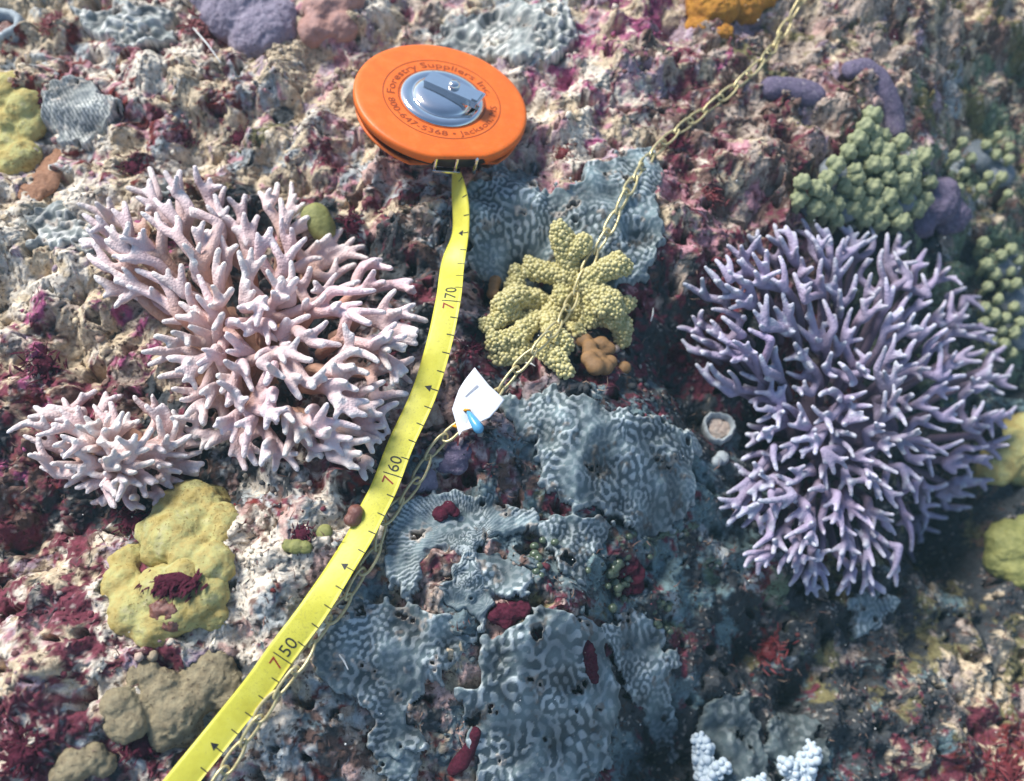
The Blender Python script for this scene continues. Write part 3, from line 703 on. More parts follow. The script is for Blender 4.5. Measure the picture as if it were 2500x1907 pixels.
# ------------------------------------------------------------------ branching corals
def branching(name, outline, centre, H, spacing, rt, rb, cols, label, seed, per=5, voxel=4.9, base_mat='coral_base', gaps=(), limb_len=84):
    r = np.random.default_rng(seed)
    P = np.asarray(outline, float)
    lo, hi = P.min(0), P.max(0)
    cand = r.uniform(lo, hi, (16000, 2))
    dd = inside_dist(P, cand[:, 0], cand[:, 1])
    cand, dd = cand[dd > 0], dd[dd > 0]
    kept = np.zeros((0, 2)); tips = []
    for q, d in zip(cand, dd):                                # scatter tips evenly inside the colony's outline
        sp = spacing * (.82 + .22 * min(d / 180, 1))
        if len(kept) and (((kept - q) ** 2).sum(1) < sp * sp).any(): continue
        if any((q[0] - g[0]) ** 2 + (q[1] - g[1]) ** 2 < g[2] ** 2 for g in gaps): continue
        kept = np.vstack([kept, q]); tips.append((q[0], q[1], d))
    tp = np.array(tips)
    C = np.asarray(centre, float)
    dmax = tp[:, 2].max()
    dist = np.hypot(tp[:, 0] - C[0], tp[:, 1] - C[1])
    rho = dist / (dist + tp[:, 2])
    z = 24 + H * np.sqrt(np.clip(1 - rho ** 2, 0, 1)) * (.8 + .3 * r.random(len(tp)))
    T = np.array([W(a, b, c) for (a, b, _), c in zip(tp, z)])
    O = W(C[0], C[1] + 25, 10)
    t = thing(name, O, label, 'coral')
    # cluster the tips into branches by direction
    k = max(2, len(T) // per)
    dirs = T - O
    cen = dirs[r.choice(len(T), k, replace=False)].copy()
    for _ in range(14):
        lab = ((dirs[:, None] - cen[None]) ** 2).sum(-1).argmin(1)
        for i in range(k):
            if (lab == i).any(): cen[i] = dirs[lab == i].mean(0)
    def limb(a, b, ra, rb_, sway):
        n = 6; L = np.linalg.norm(b - a)
        m = (a + b) / 2 + r.standard_normal(3) * L * sway + np.array([0, 0, L * .05])
        s = np.linspace(0, 1, n)[:, None]
        pts = (1 - s) ** 2 * a + 2 * s * (1 - s) * m + s * s * b
        return pts, np.linspace(ra, rb_, n)
    for i in range(k):
        mem = np.where(lab == i)[0]
        if not len(mem): continue
        mean = T[mem].mean(0)
        pieces, skel = [], []
        def add(pts, rad, tipd):
            pieces.append(tube(pts, rad, 8))
            for s_, p in enumerate(pts):
                skel.append((p, tipd[0] + (tipd[1] - tipd[0]) * s_ / (len(pts) - 1)))
        out = (mean - O) / (np.linalg.norm(mean - O) + 1e-6)
        rm = float(rho[mem].mean())
        th = r.uniform(0, 6.283); lat = np.array([math.cos(th), math.sin(th), 0]) * (.62 - .47 * rm)
        grow = out + lat + np.array([0, 0, .05]); grow /= np.linalg.norm(grow)
        f1 = mean - grow * limb_len * r.uniform(1.25, 1.6) + r.standard_normal(3) * 8
        f1[2] = max(f1[2], float(bil(HS, f1[0], f1[1])) + 8)
        root = f1 + (O - f1) * r.uniform(.22, .4); root[2] = max(min(root[2] - 60, f1[2] - 50), float(ground(root[0], root[1])) - 15)
        add(*limb(root, f1, rb * 1.1, rb, .07), (3.2, 2.2))
        left = list(mem)
        while left:                                           # neighbouring tips share a fork
            a0 = left.pop(r.integers(len(left))); take = [a0]
            for _ in range(1 if r.random() < .65 else 2):
                if left:
                    nn = min(left, key=lambda q_: ((T[q_] - T[a0]) ** 2).sum()); left.remove(nn); take.append(nn)
            g2 = grow + r.standard_normal(3) * .3; g2 /= np.linalg.norm(g2)
            f2 = T[take].mean(0) - g2 * limb_len * r.uniform(.7, 1.0)
            add(*limb(f1, f2, rb, rb * .92, .08), (2.2, 1.3))
            for q in take:
                end = T[q]; L = np.linalg.norm(end - f2)
                add(*limb(f2, end, rb * .9, rt * (.9 + .25 * r.random()), .10), (1.3, 0))
                for _ in range(int(r.random() < .35)):        # short side spurs
                    b0 = f2 + (end - f2) * r.uniform(.15, .75)
                    dr = (end - f2) / (L + 1e-6) + r.standard_normal(3) * .8; dr[2] += .3
                    dr /= np.linalg.norm(dr)
                    add(*limb(b0, b0 + dr * limb_len * r.uniform(.4, .7), rb * .78, rt * .92, .05), (.8, 0))
        V, F = join(pieces)
        me = fuse(V, F, voxel, 3, (('CLOUDS', 16, 1.8),), O)
        co = mesh_co(me) / S + O
        kd = kdtree.KDTree(len(skel))
        for q, (p, _) in enumerate(skel): kd.insert(p, q)
        kd.balance()
        td = np.array([skel[kd.find(p)[1]][1] for p in co])
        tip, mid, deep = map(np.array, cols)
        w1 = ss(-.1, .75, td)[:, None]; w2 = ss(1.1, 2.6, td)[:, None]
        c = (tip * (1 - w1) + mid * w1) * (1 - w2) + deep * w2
        nz = np.sin(co[:, 0] * .11 + 1.7 * np.sin(co[:, 1] * .07)) * np.sin(co[:, 1] * .13 + 1.3 * np.sin(co[:, 2] * .09))
        c = c * (r.uniform(.88, 1.08) + .09 * nz[:, None]) * (1 + .018 * r.standard_normal(3))
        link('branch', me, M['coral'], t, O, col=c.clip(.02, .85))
    # the solid foot that all branches rise from
    rr = dmax * .62
    me = fuse(*join([ball(O + [rr * .35 * math.cos(q), rr * .35 * math.sin(q), 0], [rr * .6, rr * .6, H * .12], 2) for q in (0, 1.6, 3.1, 4.7)]), 5, 5, (('CLOUDS', 40, 18),), O)
    link('base', me, M[base_mat], t, O)
    return t

s2 = lambda pts: [(x * D, y * D) for x, y in pts]
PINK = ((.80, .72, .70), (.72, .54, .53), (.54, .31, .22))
branching('branching_coral', s2([(168,432),(250,425),(320,360),(410,358),(470,372),(500,430),(560,392),(625,385),(660,440),(700,470),(745,500),(790,530),(850,570),(885,600),(905,650),(918,690),(900,750),(885,800),(880,850),(850,880),(835,930),(810,970),(795,1030),(760,1035),(735,985),(700,985),(670,1000),(640,1010),(590,1020),(560,1005),(510,1010),(490,975),(445,960),(400,930),(380,880),(350,830),(318,780),(330,720),(345,680),(330,640),(270,650),(225,640),(195,580),(165,500)]),
          (600, 840), 200, 35, 7.6, 15.4, PINK, 'large pale pink branching coral left of the yellow tape', 3, gaps=[(395,590,55),(480,470,30)])
branching('branching_coral', s2([(38,900),(75,870),(140,850),(200,838),(260,850),(330,850),(400,880),(440,930),(455,990),(430,1030),(385,1060),(350,1080),(300,1100),(250,1098),(190,1080),(130,1050),(80,1000),(50,950)]),
          (300, 1095), 130, 32, 7.0, 14.2, ((.80, .72, .69), (.72, .53, .50), (.55, .32, .22)), 'small peach-pink branching coral at the left edge below the large one', 4)
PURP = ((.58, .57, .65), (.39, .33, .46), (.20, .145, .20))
branching('branching_coral', s2([(1470,610),(1520,560),(1560,530),(1620,500),(1680,478),(1740,470),(1800,480),(1860,485),(1910,490),(1960,510),(2000,530),(2050,570),(2100,620),(2130,680),(2165,730),(2190,800),(2196,880),(2170,960),(2135,1035),(2080,1100),(2030,1140),(1990,1180),(1950,1230),(1930,1275),(1880,1290),(1830,1285),(1780,1290),(1740,1280),(1690,1260),(1600,1220),(1590,1190),(1640,1130),(1560,1140),(1535,1070),(1580,1050),(1590,990),(1610,900),(1600,830),(1540,830),(1480,790),(1458,700),(1510,660)]),
          (2040, 1000), 250, 29, 6.6, 12.6, PURP, 'large purple branching coral with white tips on the right', 5, per=5, limb_len=70, voxel=4.7, base_mat='purple_base', gaps=[(2140,790,40),(2010,930,26)])

# ------------------------------------------------------------------ bumpy corals
def bumpy(name, lobes, mat, bump_mat, br, label, seed, body_mat=None, density=1.0, part='branch', group=None, sub=1, rough=True):
    """A coral of stout lobes, each studded with small round bumps. lobes: chains of (px, py, r, dz)."""
    r = np.random.default_rng(seed)
    allp = [W(s[0], s[1], s[3]) for l in lobes for s in l]
    O = np.mean(allp, 0); O[2] = float(bil(HS, O[0], O[1]))
    t = thing(name, O, label, 'coral', group)
    for l in lobes:
        cs = [W(s[0], s[1], s[3]) for s in l]
        rs = [.98 * s[2] / scale_at(c) for s, c in zip(l, cs)]
        pieces = [ball(c, q, 2) for c, q in zip(cs, rs)]
        for (a, ra), (b, rb_) in zip(zip(cs, rs), list(zip(cs, rs))[1:]):
            for s_ in (.33, .66): pieces.append(ball(a + (b - a) * s_, ra + (rb_ - ra) * s_, 2))
        if rough:
            for c_, q_ in list(zip(cs, rs)):
                for _ in range(3):
                    dv_ = r.standard_normal(3); dv_ /= np.linalg.norm(dv_); dv_[2] = abs(dv_[2]) * .6
                    pieces.append(ball(c_ + dv_ * q_ * r.uniform(.65, .95), q_ * r.uniform(.4, .62), 2))
        if len(cs):
            foot = O + (cs[0] - O) * .35; foot[2] = O[2]
            pieces.append(tube(np.linspace(foot, cs[0], 5), np.full(5, rs[0] * .8), 10))
        V, F = join(pieces)
        me = fuse(V, F, 5, 3, (), O)
        body = link(part, me, mat, t, O)
        co = mesh_co(me) / S + O
        nr = np.empty(len(me.vertices) * 3, np.float32); me.vertices.foreach_get('normal', nr); nr = nr.reshape(-1, 3)
        order = r.permutation(len(co)); grid = {}; sel = []
        dmin = br * 1.4 / density
        for i in order:
            p = co[i]; kx = tuple((p // dmin).astype(int)); good = True
            for a in (-1, 0, 1):
                for b in (-1, 0, 1):
                    for c in (-1, 0, 1):
                        for j in grid.get((kx[0] + a, kx[1] + b, kx[2] + c), ()):
                            if ((co[j] - p) ** 2).sum() < dmin * dmin: good = False
            if good and nr[i][2] > -.5:
                grid.setdefault(kx, []).append(i); sel.append(i)
        if sel:
            sel = np.array(sel); q = br * r.uniform(.5, 1.35, len(sel))
            BV, BF = ico(sub + 1)
            pts = BV[None] * q[:, None, None] + (co[sel] + nr[sel] * (q * .12)[:, None])[:, None]
            fs = BF[None] + (np.arange(len(sel)) * len(BV))[:, None, None]
            tag(obj('bumps', pts.reshape(-1, 3), fs.reshape(-1, 3), bump_mat, t if body is None else body), None, None, None, 'stuff')
    return t

c4 = lambda x, y: (1150 + x / 4.0, 520 + y / 4.0)
def ch(*pts): return [(*c4(x, y), r_, z_) for x, y, r_, z_ in pts]
bumpy('cauliflower_coral', [
    ch((1000,620,24,40),(930,420,26,60),(880,260,26,75),(860,150,20,80)),
    ch((980,400,26,62),(1060,330,22,72),(1110,280,18,74)),
    ch((960,620,26,44),(800,600,27,62),(650,570,26,74),(580,530,20,76)),
    ch((900,700,22,46),(880,820,24,62)),
    ch((1130,680,28,48),(1300,560,26,62),(1430,510,26,72),(1500,540,20,70)),
    ch((1200,760,28,50),(1340,880,34,66),(1400,940,24,64)),
    ch((1350,1000,26,46),(1480,1100,24,44),(1480,1230,20,30)),
    ch((1170,900,20,44),(1160,1060,17,38)), ch((1500,900,18,40),(1560,870,14,40)),
    ch((740,900,22,44),(600,840,26,58),(430,830,32,66),(300,920,28,60)),
    ch((430,830,26,60),(440,700,22,64),(450,580,18,62)),
    ch((330,1000,24,44),(180,1100,20,30)),
    ch((640,1060,22,42),(520,1140,24,46),(440,1240,28,42),(240,1270,26,30)),
    ch((780,1000,24,46),(760,1130,22,46),(870,1250,27,48),(920,1300,20,42)),
    ch((700,1330,22,34),(820,1420,24,36),(920,1540,18,28)),
    ch((480,1370,24,26),(300,1400,22,18)), ch((1040,1130,14,36),(1060,1180,12,30)),
  ], M['cauli'], M['cauli_bump'], 5.6, 'pale yellow cauliflower coral lying under the chain', 6)
bumpy('staghorn_tip', [[(1728,1930,24,30),(1722,1880,24,55),(1716,1830,21,75),(1708,1806,16,82)],[(1740,1890,20,55),(1766,1872,14,70)],[(1850,1920,14,40),(1862,1905,11,50)]], M['white_coral'], M['white_coral'], 10, 'bluish white knobbly branch tip at the bottom edge, left of its twin', 8, group='white branch tips at the bottom edge')
bumpy('staghorn_tip', [[(1945,1945,26,30),(1960,1890,24,60),(1978,1845,20,80),(1982,1828,15,84)],[(1945,1900,20,60),(1922,1866,17,74)]], M['white_coral'], M['white_coral'], 10, 'bluish white forked branch tip at the bottom edge, right of its twin', 9, group='white branch tips at the bottom edge')

def soft_coral(balls, body, rb, label, seed):
    r = np.random.default_rng(seed)
    O = W(*np.mean([b[:2] for b in balls], 0), 0)
    t = thing('soft_coral', O, label, 'coral')
    P = []
    for px, py, rr in body:
        c = W(px, py, 0); P.append(ball(c, np.array([rr * .8, rr * .8, rr * .45]) / scale_at(c), 2))
    if P:
        me = fuse(*join(P), 5, 5, (('CLOUDS', 40, 8),), O); link('stalk', me, M['soft'], t, O)
    for px, py in balls:
        c = W(px, py, 40 + r.uniform(0, 22)); k = 1 / scale_at(c); R = rb * k * r.uniform(.85, 1.15)
        pcs = [ball(c, R * .72, 2)]
        nb = 15
        for i in range(nb):
            zz = 1 - 1.5 * (i + .5) / nb; th = i * 2.4 + r.uniform(-.3, .3); q = math.sqrt(max(0, 1 - zz * zz))
            pcs.append(ball(c + R * .66 * np.array([q * math.cos(th), q * math.sin(th), zz]), R * r.uniform(.34, .42), 1))
        pcs.append(tube(np.linspace(c - [0, 0, 55], c, 3), np.full(3, R * .5), 8))
        me = fuse(*join(pcs), 3.8, 1, (), O)
        link('lobe', me, M['soft_lobe'], t, O)
c3 = lambda x, y: (1650 + x / 2.585, y / 2.585)
sb1 = [c3(*p) for p in [(800,1150),(1010,1040),(1240,730),(1200,800),(1150,880),(1300,860),(1130,1070),(1240,1040),(1140,1120),(1420,1040),(930,1230),(1010,1290),(880,1310),(780,1260),(1110,1320),(1180,1380),(1130,1220),(1340,1240),(1450,1250),(1500,1190),(1370,1330),(1510,1320),(1570,1260),(1250,920),(1180,950),(1240,1180),(1340,1120),(1420,900),(1500,1060),(1560,990),(1440,1140),(1270,1280),(1010,1390),(1290,1400),(1420,1400),(1060,1170),(960,1130),(1200,1290),(1330,960),(1310,1040),(1400,1190),(1090,960),(890,1190),(1250,840),(1480,1120),(1600,1150),(1240,1340),(960,1330)]]
soft_coral(sb1, [(*c3(1000,1080), 50), (*c3(1200,950), 60), (*c3(1250,1200), 70), (*c3(1050,1300), 60), (*c3(1400,1250), 60), (*c3(850,1300), 40)], 25, 'green knobbly soft coral above the purple branching coral', 14)
rr_ = np.random.default_rng(3)
sb2 = [(2400 + 95 * rr_.random(), 575 + 300 * rr_.random()) for _ in range(90)]
sel2 = []
for b_ in sb2:
    if all((b_[0] - q[0]) ** 2 + (b_[1] - q[1]) ** 2 > 26 ** 2 for q in sel2) and b_[0] + .18 * abs(b_[1] - 700) > 2410: sel2.append(b_)
soft_coral(sel2, [(2450, 640, 55), (2470, 730, 60), (2480, 820, 50)], 17, 'green knobbly soft coral cut by the right edge', 15)
sb3 = [(2330 + 150 * rr_.random(), 330 + 150 * rr_.random()) for _ in range(70)]
sel3 = []
for b_ in sb3:
    if all((b_[0] - q[0]) ** 2 + (b_[1] - q[1]) ** 2 > 30 ** 2 for q in sel3): sel3.append(b_)
soft_coral(sel3, [(2380, 380, 60), (2430, 420, 60)], 15, 'low grey-green soft coral near the upper right edge', 16)

# ------------------------------------------------------------------ algae tufts
def tuft(px, py, rr, label, mat='maroon', n=46, seed=0, dz=6, group='wine-red algae tufts', lean=None, stretch=(1, 1)):
    r = np.random.default_rng(seed + int(px))
    c = W(px, py, dz); k = 1 / scale_at(c)
    V_, F_ = ico(2)
    core = V_ * np.array([.55 * stretch[0], .55 * stretch[1], .3]) * rr * k * (1 + .12 * r.standard_normal((len(V_), 1))) + [c[0], c[1], max(float(ground(c[0], c[1])), float(bil(HS, c[0], c[1])) - 4 + dz)]
    P, F = list(core), [list(f) for f in F_]
    for i in range(n):
        q = c + np.array([*(r.standard_normal(2) * rr * .38 * k * np.array(stretch)), 0]); q[2] = max(float(ground(q[0], q[1])), float(bil(HS, q[0], q[1])) - 4 + dz) - 3
        a = r.uniform(0, 6.28) if lean is None else lean + r.normal(0, .35)
        L = rr * k * r.uniform(.45, .95); w = rr * k * r.uniform(.035, .085)
        h = np.array([math.cos(a), math.sin(a), 0]); s_ = np.array([-h[1], h[0], 0])
        up = r.uniform(.35, 1.0); cl = r.uniform(-.4, .4)
        b = len(P)
        for f, wf in ((0, .5), (.35, 1), (.7, .9), (1, .12)):
            m = q + h * L * f * .75 + s_ * cl * L * f * f * .4 + np.array([0, 0, L * up * f * (1 - .45 * f)])
            tw = s_ * w * wf + np.array([0, 0, w * wf * .35 * math.sin(i)])
            P += [m - tw, m + np.array([0, 0, w * .5 * wf]), m + tw]
        for v in range(3):
            o_ = b + v * 3
            F += [[o_, o_ + 1, o_ + 4, o_ + 3], [o_ + 1, o_ + 2, o_ + 5, o_ + 4]]
    o = obj('algae_tuft', np.array(P), F, M[mat])
    tag(o, label, 'algae', group)
for i, (px, py, rr, lab, mt) in enumerate([
    (425, 1415, 52, 'wine-red fringed tuft lying across the lower yellow sponge', 'maroon'),
    (735, 1305, 30, 'wine-red tuft between the two small lime sponges', 'maroon'),
    (322, 1272, 40, 'wine-red tuft left of the folded yellow sponge', 'maroon'),
    (100, 892, 48, 'wine-red tuft above the small pink coral', 'maroon'),
    (325, 405, 34, 'wine-red tuft behind the top left of the large pink coral', 'maroon'),
    (450, 335, 26, 'wine-red tuft with a yellow nub left of the reel', 'maroon'),
    (582, 335, 26, 'wine-red tuft below left of the lavender sponge', 'maroon'),
    (90, 245, 24, 'magenta tuft between the yellow lobes and grey fan plate', 'maroon'),
    (340, 1820, 50, 'wine-red tuft below the tan sponge', 'maroon'),
    (70, 1840, 60, 'wine-red tuft in the bottom left corner', 'maroon'),
    (860, 560, 34, 'red tuft between the large pink coral and the tape', 'maroon'),
    (1370, 1545, 18, 'tiny wine-red tuft on top of the ridged plate', 'maroon'),
    (1160, 860, 30, 'dark wine-red tuft left of the yellow cauliflower coral', 'maroon'),
    (1660, 870, 36, 'dark wine-red tuft in the hollow left of the purple coral', 'maroon'),
    (1375, 372, 26, 'bright red tuft right of the reel', 'red'),
    (490, 60, 40, 'bright red tuft beside the lavender sponge', 'red'),
    (130, 60, 34, 'bright red tuft at the top left beside the tube sponge', 'red'),
    (1740, 480, 30, 'rusty red tuft left of the green soft coral', 'red'),
    (2450, 1890, 60, 'wine-red tuft in the bottom right corner', 'red'),
    (1880, 1590, 40, 'rusty red tuft in the dark hollow below the purple coral', 'red'),
    (1650, 345, 30, 'wine-red tuft beside the chain above the upper blue-grey plate', 'maroon'),
    (1555, 500, 34, 'dark wine-red tuft at the right end of the upper blue-grey plate', 'maroon')]):
    tuft(px, py, rr, lab, mt, seed=i, dz=50 if i == 0 else 8, lean=-2.0 if i == 0 else None, n=320 if i == 0 else 110, stretch=(1.7, .6) if i == 0 else (1, 1))

# green bead algae: clusters of little grapes
def beads(cx_, cy_, w, h, n, label, seed):
    r = np.random.default_rng(seed)
    c = W(cx_, cy_, 0); t = thing('bead_algae', c, label, 'algae', 'green bead algae')
    for _ in range(n):
        q = W(cx_ + r.normal(0, w), cy_ + r.normal(0, h), r.uniform(6, 26)); R = r.uniform(7, 14)
        V, F = ball(q, [R, R * r.uniform(.8, 1.1), R * .85], 2)
        obj('bead', V, F, M['bead'], t)
beads(1500, 1400, 34, 40, 26, 'cluster of green beads around the wine-red patch', 1)
beads(1600, 1480, 36, 26, 18, 'green bead cluster in the shade below the large purple coral', 2)
beads(1310, 1370, 22, 18, 12, 'small green bead cluster below the fan-shaped plate', 3)

# white slivers of broken spine
for px, py, L, a, lab in [(1592, 768, 36, 1.35, 'thin white sliver on dark rock right of the yellow coral'), (838, 1615, 46, -.95, 'thin white sliver lying on the plate right of the tape'), (505, 110, 150, -.95, 'long pale strand beside the lavender sponge'),(1295,890,24,-.4,'short white sliver beside the tag on dark rock')]:
    c = W(px, py, 34); k = 1 / scale_at(c)
    h = np.array([math.cos(a), math.sin(a), .05]) * L * k / 2
    V, F = tube([c - h, c + [2, 1, 3], c + h], [1.8, 2.4, 1.2], 6)
    tag(obj('sliver', V, F, M['sliver']), lab, 'sliver', 'white slivers')

# specks drifting in the water just above the reef
pr_ = np.random.default_rng(77)
npt = 420
qx = pr_.uniform(-1500, 1700, npt); qy = pr_.uniform(-1050, 1400, npt)
qz = ground(qx, qy) + pr_.uniform(6, 90, npt)
V0, F0 = ico(1)
qr = pr_.gamma(2.0, .55, npt).clip(.5, 2.6)
V = (V0[None] * qr[:, None, None] + np.stack([qx, qy, qz], -1)[:, None]).reshape(-1, 3)
F = (F0[None] + (np.arange(npt) * len(V0))[:, None, None]).reshape(-1, 3)
tag(obj('drifting_specks', V, F, M['sliver'], origin=(0, 0, 0)), 'tiny pale specks drifting in the water above the reef', 'particles', None, 'stuff')

# ------------------------------------------------------------------ tape measure
def text_mesh(s, size):
    cu = bpy.data.curves.new('t', 'FONT'); cu.body = s; cu.size = size; cu.align_x = 'LEFT'
    cu.resolution_u = 3
    o = bpy.data.objects.new('t', cu); COL.objects.link(o)
    dg = bpy.context.evaluated_depsgraph_get()
    me = bpy.data.meshes.new_from_object(o.evaluated_get(dg))
    co = mesh_co(me).copy() if len(me.vertices) else np.zeros((0, 3))
    fs = [list(p.vertices) for p in me.polygons]
    bpy.data.objects.remove(o); bpy.data.curves.remove(cu); bpy.data.meshes.remove(me)
    return co, fs

RC_PX = (1080, 240)
RAD = 253.0
rc = W(*RC_PX, 135)
v = CAM - rc; v /= np.linalg.norm(v)
camx = np.array([1.0, 0, 0]); camy = np.array([0, math.cos(TILT), math.sin(TILT)])
mn = camx * math.sin(math.radians(11)) + camy * math.cos(math.radians(11))
mn -= v * (mn @ v); mn /= np.linalg.norm(mn)
va = math.radians(53)
NRM = v * math.cos(va) + mn * math.sin(va); NRM /= np.linalg.norm(NRM)
RX = np.cross(camy, NRM); RX /= np.linalg.norm(RX)             # to the right along the disc
RY = np.cross(NRM, RX)                                         # away from the viewer along the disc
RAD = 214 / scale_at(rc)
TH = 58.0
foot = rc - NRM * (TH + 20)
tm = thing('tape_measure', foot, 'orange open-reel tape measure with a long yellow tape drawn out', 'tape measure')
def rl(x, y, z): return rc + RX * np.asarray(x)[..., None] + RY * np.asarray(y)[..., None] + NRM * np.asarray(z)[..., None]
FRONT = math.radians(-84)                                      # where the tape leaves, seen on the disc

def disc(zt, zlip, name, cut, RAD=RAD):
    n = 180
    a = np.arange(n) / n * 2 * math.pi
    da = (a - FRONT + math.pi) % (2 * math.pi) - math.pi
    chord = RAD * math.cos(cut)
    lim = np.where(np.abs(da) < cut, chord / np.maximum(np.cos(da), .1), RAD)
    open_ = np.abs(da) < cut * 1.02
    sgn = 1 if zt > zlip else -1
    rows = [(lim * 0 + 30, np.full(n, zt - 6 * sgn)), (lim * 0 + 90, np.full(n, zt - 1.5 * sgn)), (lim * .6, np.full(n, zt)), (lim * .93, np.full(n, zt)), (lim - 7, np.full(n, zt - 1.0 * sgn)), (lim - 2.2, np.full(n, zt - 3.5 * sgn)), (lim, np.full(n, zt - 8.0 * sgn)),
            (lim + .3, np.where(open_, zt - 9 * sgn, zlip)), (lim - 6, np.where(open_, zt - 9.5 * sgn, zlip)), (lim - 7, np.full(n, zt - 11 * sgn)), (lim * .6, np.full(n, zt - 12 * sgn)), (lim * 0 + 30, np.full(n, zt - 12 * sgn))]
    V = np.vstack([rl(r_ * np.cos(a), r_ * np.sin(a), z_) for r_, z_ in rows])
    m = len(rows); F = [[i * n + k, i * n + (k + 1) % n, (i + 1) * n + (k + 1) % n, (i + 1) * n + k] for i in range(m - 1) for k in range(n)]
    return obj(name, V, np.array(F), M['orange_plastic'], tm)
top = disc(0, -24, 'upper_disc', math.radians(17))
low = disc(-TH - 4, -TH + 10, 'lower_disc', math.radians(32), RAD * .965)
def lathe(prof, n=72):
    a = np.arange(n) / n * 2 * math.pi
    V = np.vstack([rl(r_ * np.cos(a), r_ * np.sin(a), np.full(n, z_)) for r_, z_ in prof])
    F = [[i * n + k, i * n + (k + 1) % n, (i + 1) * n + (k + 1) % n, (i + 1) * n + k] for i in range(len(prof) - 1) for k in range(n)]
    return V, np.array(F)
V, F = lathe([(60, -13), (RAD * .90, -13.5), (RAD * .91, -16), (RAD * .91, -TH + 11), (RAD * .90, -TH + 13), (60, -TH + 13)])
obj('wound_tape', V, F, M['dark'], tm)
# metal boss and folding crank
bs = RAD / 253
V, F = lathe([(122*bs, 1.0), (120*bs, 5), (114*bs, 8.5), (100*bs, 9), (92*bs, 7), (88*bs, 6), (86*bs, 9), (82*bs, 14), (72*bs, 18.5), (56*bs, 21), (34*bs, 22.3), (1, 23)], 96)
boss = obj('boss', V, F, M['chrome'], tm)
ca = math.radians(-33)
ux, uy = math.cos(ca), math.sin(ca)
def crank_pt(l, w, z): return rl(np.asarray(l) * ux - np.asarray(w) * uy + 8, np.asarray(l) * uy + np.asarray(w) * ux + 16, z)
import bmesh
def slab(l0, l1, w0, w1, z0, z1, bev, fn, segs=2):
    bm = bmesh.new(); bmesh.ops.create_cube(bm, size=1.0)
    for q in bm.verts:
        q.co = Vector(((l0 + l1) / 2 + q.co.x * (l1 - l0), (w0 + w1) / 2 + q.co.y * (w1 - w0), (z0 + z1) / 2 + q.co.z * (z1 - z0)))
    bmesh.ops.bevel(bm, geom=list(bm.edges), offset=bev, segments=segs, affect='EDGES')
    co = np.array([q.co[:] for q in bm.verts]); fs = [[q.index for q in f.verts] for f in bm.faces]; bm.free()
    return fn(co[:, 0], co[:, 1], co[:, 2]), fs
def tilt_fn(l, w, z): return crank_pt(l, w, z - 11 + (np.asarray(l) + 80) * .05)
V, F = slab(-62*bs, 112*bs, -30*bs, 30*bs, 36, 43, 2.4, tilt_fn)
crank = obj('crank', V, F, M['chrome'], tm, smooth=False)
for wq in (-27, 27):                                           # folded side flanges of the crank
    V, F = slab(-58*bs, 108*bs, (wq - 3)*bs, (wq + 3)*bs, 24, 37, 1.0, tilt_fn)
    obj('flange', V, F, M['chrome'], crank, smooth=False)
V, F = slab(88*bs, 106*bs, -24*bs, 24*bs, 43.6, 47, 1.2, tilt_fn)
obj('grip', V, F, M['chrome'], crank, smooth=False)
sc_c = (22*bs, 2)
a = np.arange(24) / 24 * 6.283
rows = [(15, 45), (15, 52), (12, 55.5), (6, 56.5), (.5, 56.8)]
V = np.vstack([crank_pt(sc_c[0] + r_ * np.cos(a), sc_c[1] + r_ * np.sin(a), np.full(24, z_ - 8)) for r_, z_ in rows])
obj('rivet', V, np.array([[i * 24 + k, i * 24 + (k + 1) % 24, (i + 1) * 24 + (k + 1) % 24, (i + 1) * 24 + k] for i in range(4) for k in range(24)]), M['chrome'], crank)
# printed rings and lettering on the upper disc
for r0, w_ in ((171*bs, 2.6), (127*bs, 2.4), (124*bs + 10*bs - 6, 0)):
    if not w_: continue
    a = np.arange(140) / 140 * 6.2832
    V = np.vstack([rl(q * np.cos(a), q * np.sin(a), np.full(140, .55)) for q in (r0 - w_ / 2, r0 + w_ / 2)])
    obj('ring_print', V, np.array([[k, (k + 1) % 140, 140 + (k + 1) % 140, 140 + k] for k in range(140)]), M['ink'], top)
def ring_text(s, size, r0, a_mid, outward, span):
    co, fs = text_mesh(s, size)
    wdt = co[:, 0].max()
    x = (co[:, 0] - wdt / 2) / wdt * span
    rr = r0 + co[:, 1] if outward else r0 - co[:, 1]
    ang = a_mid - x if outward else a_mid + x
    V = rl(rr * np.cos(ang), rr * np.sin(ang), np.full(len(co), .9))
    obj('lettering', V, fs, M['ink'], top, smooth=False)
ring_text('Forestry Suppliers Inc.', 33*bs, 138*bs, math.radians(96), True, math.radians(168))
ring_text('800-647-5368 \u2022 Jackson, MS', 28*bs, 160*bs, math.radians(-90), False, math.radians(168))
# front guide: chrome bracket and two pins
def reel_fn(x, y, z): return rl(x, y, z)
fx_, fy_ = RAD * .93 * math.cos(FRONT), RAD * .93 * math.sin(FRONT)
V, F = slab(fx_ - 64, fx_ + 10, fy_ - 6, fy_ + 10, -TH - 2, -TH + 5, 1.2, reel_fn); obj('guide_plate', V, F, M['chrome'], tm, smooth=False)
for dx in (-58, -4, 46):
    V, F = tube(rl(np.full(4, fx_ + dx), np.full(4, fy_), np.linspace(-TH + 2, -10, 4)), [5, 5, 5, 5], 10)
    obj('guide_pin', V, F, M['chrome'], tm)
V, F = slab(fx_ - 57, fx_ - 52, fy_ + 2, fy_ + 6, -TH + 14, -14, .8, reel_fn); obj('tape_edge', V, F, M['tape'], tm, smooth=False)

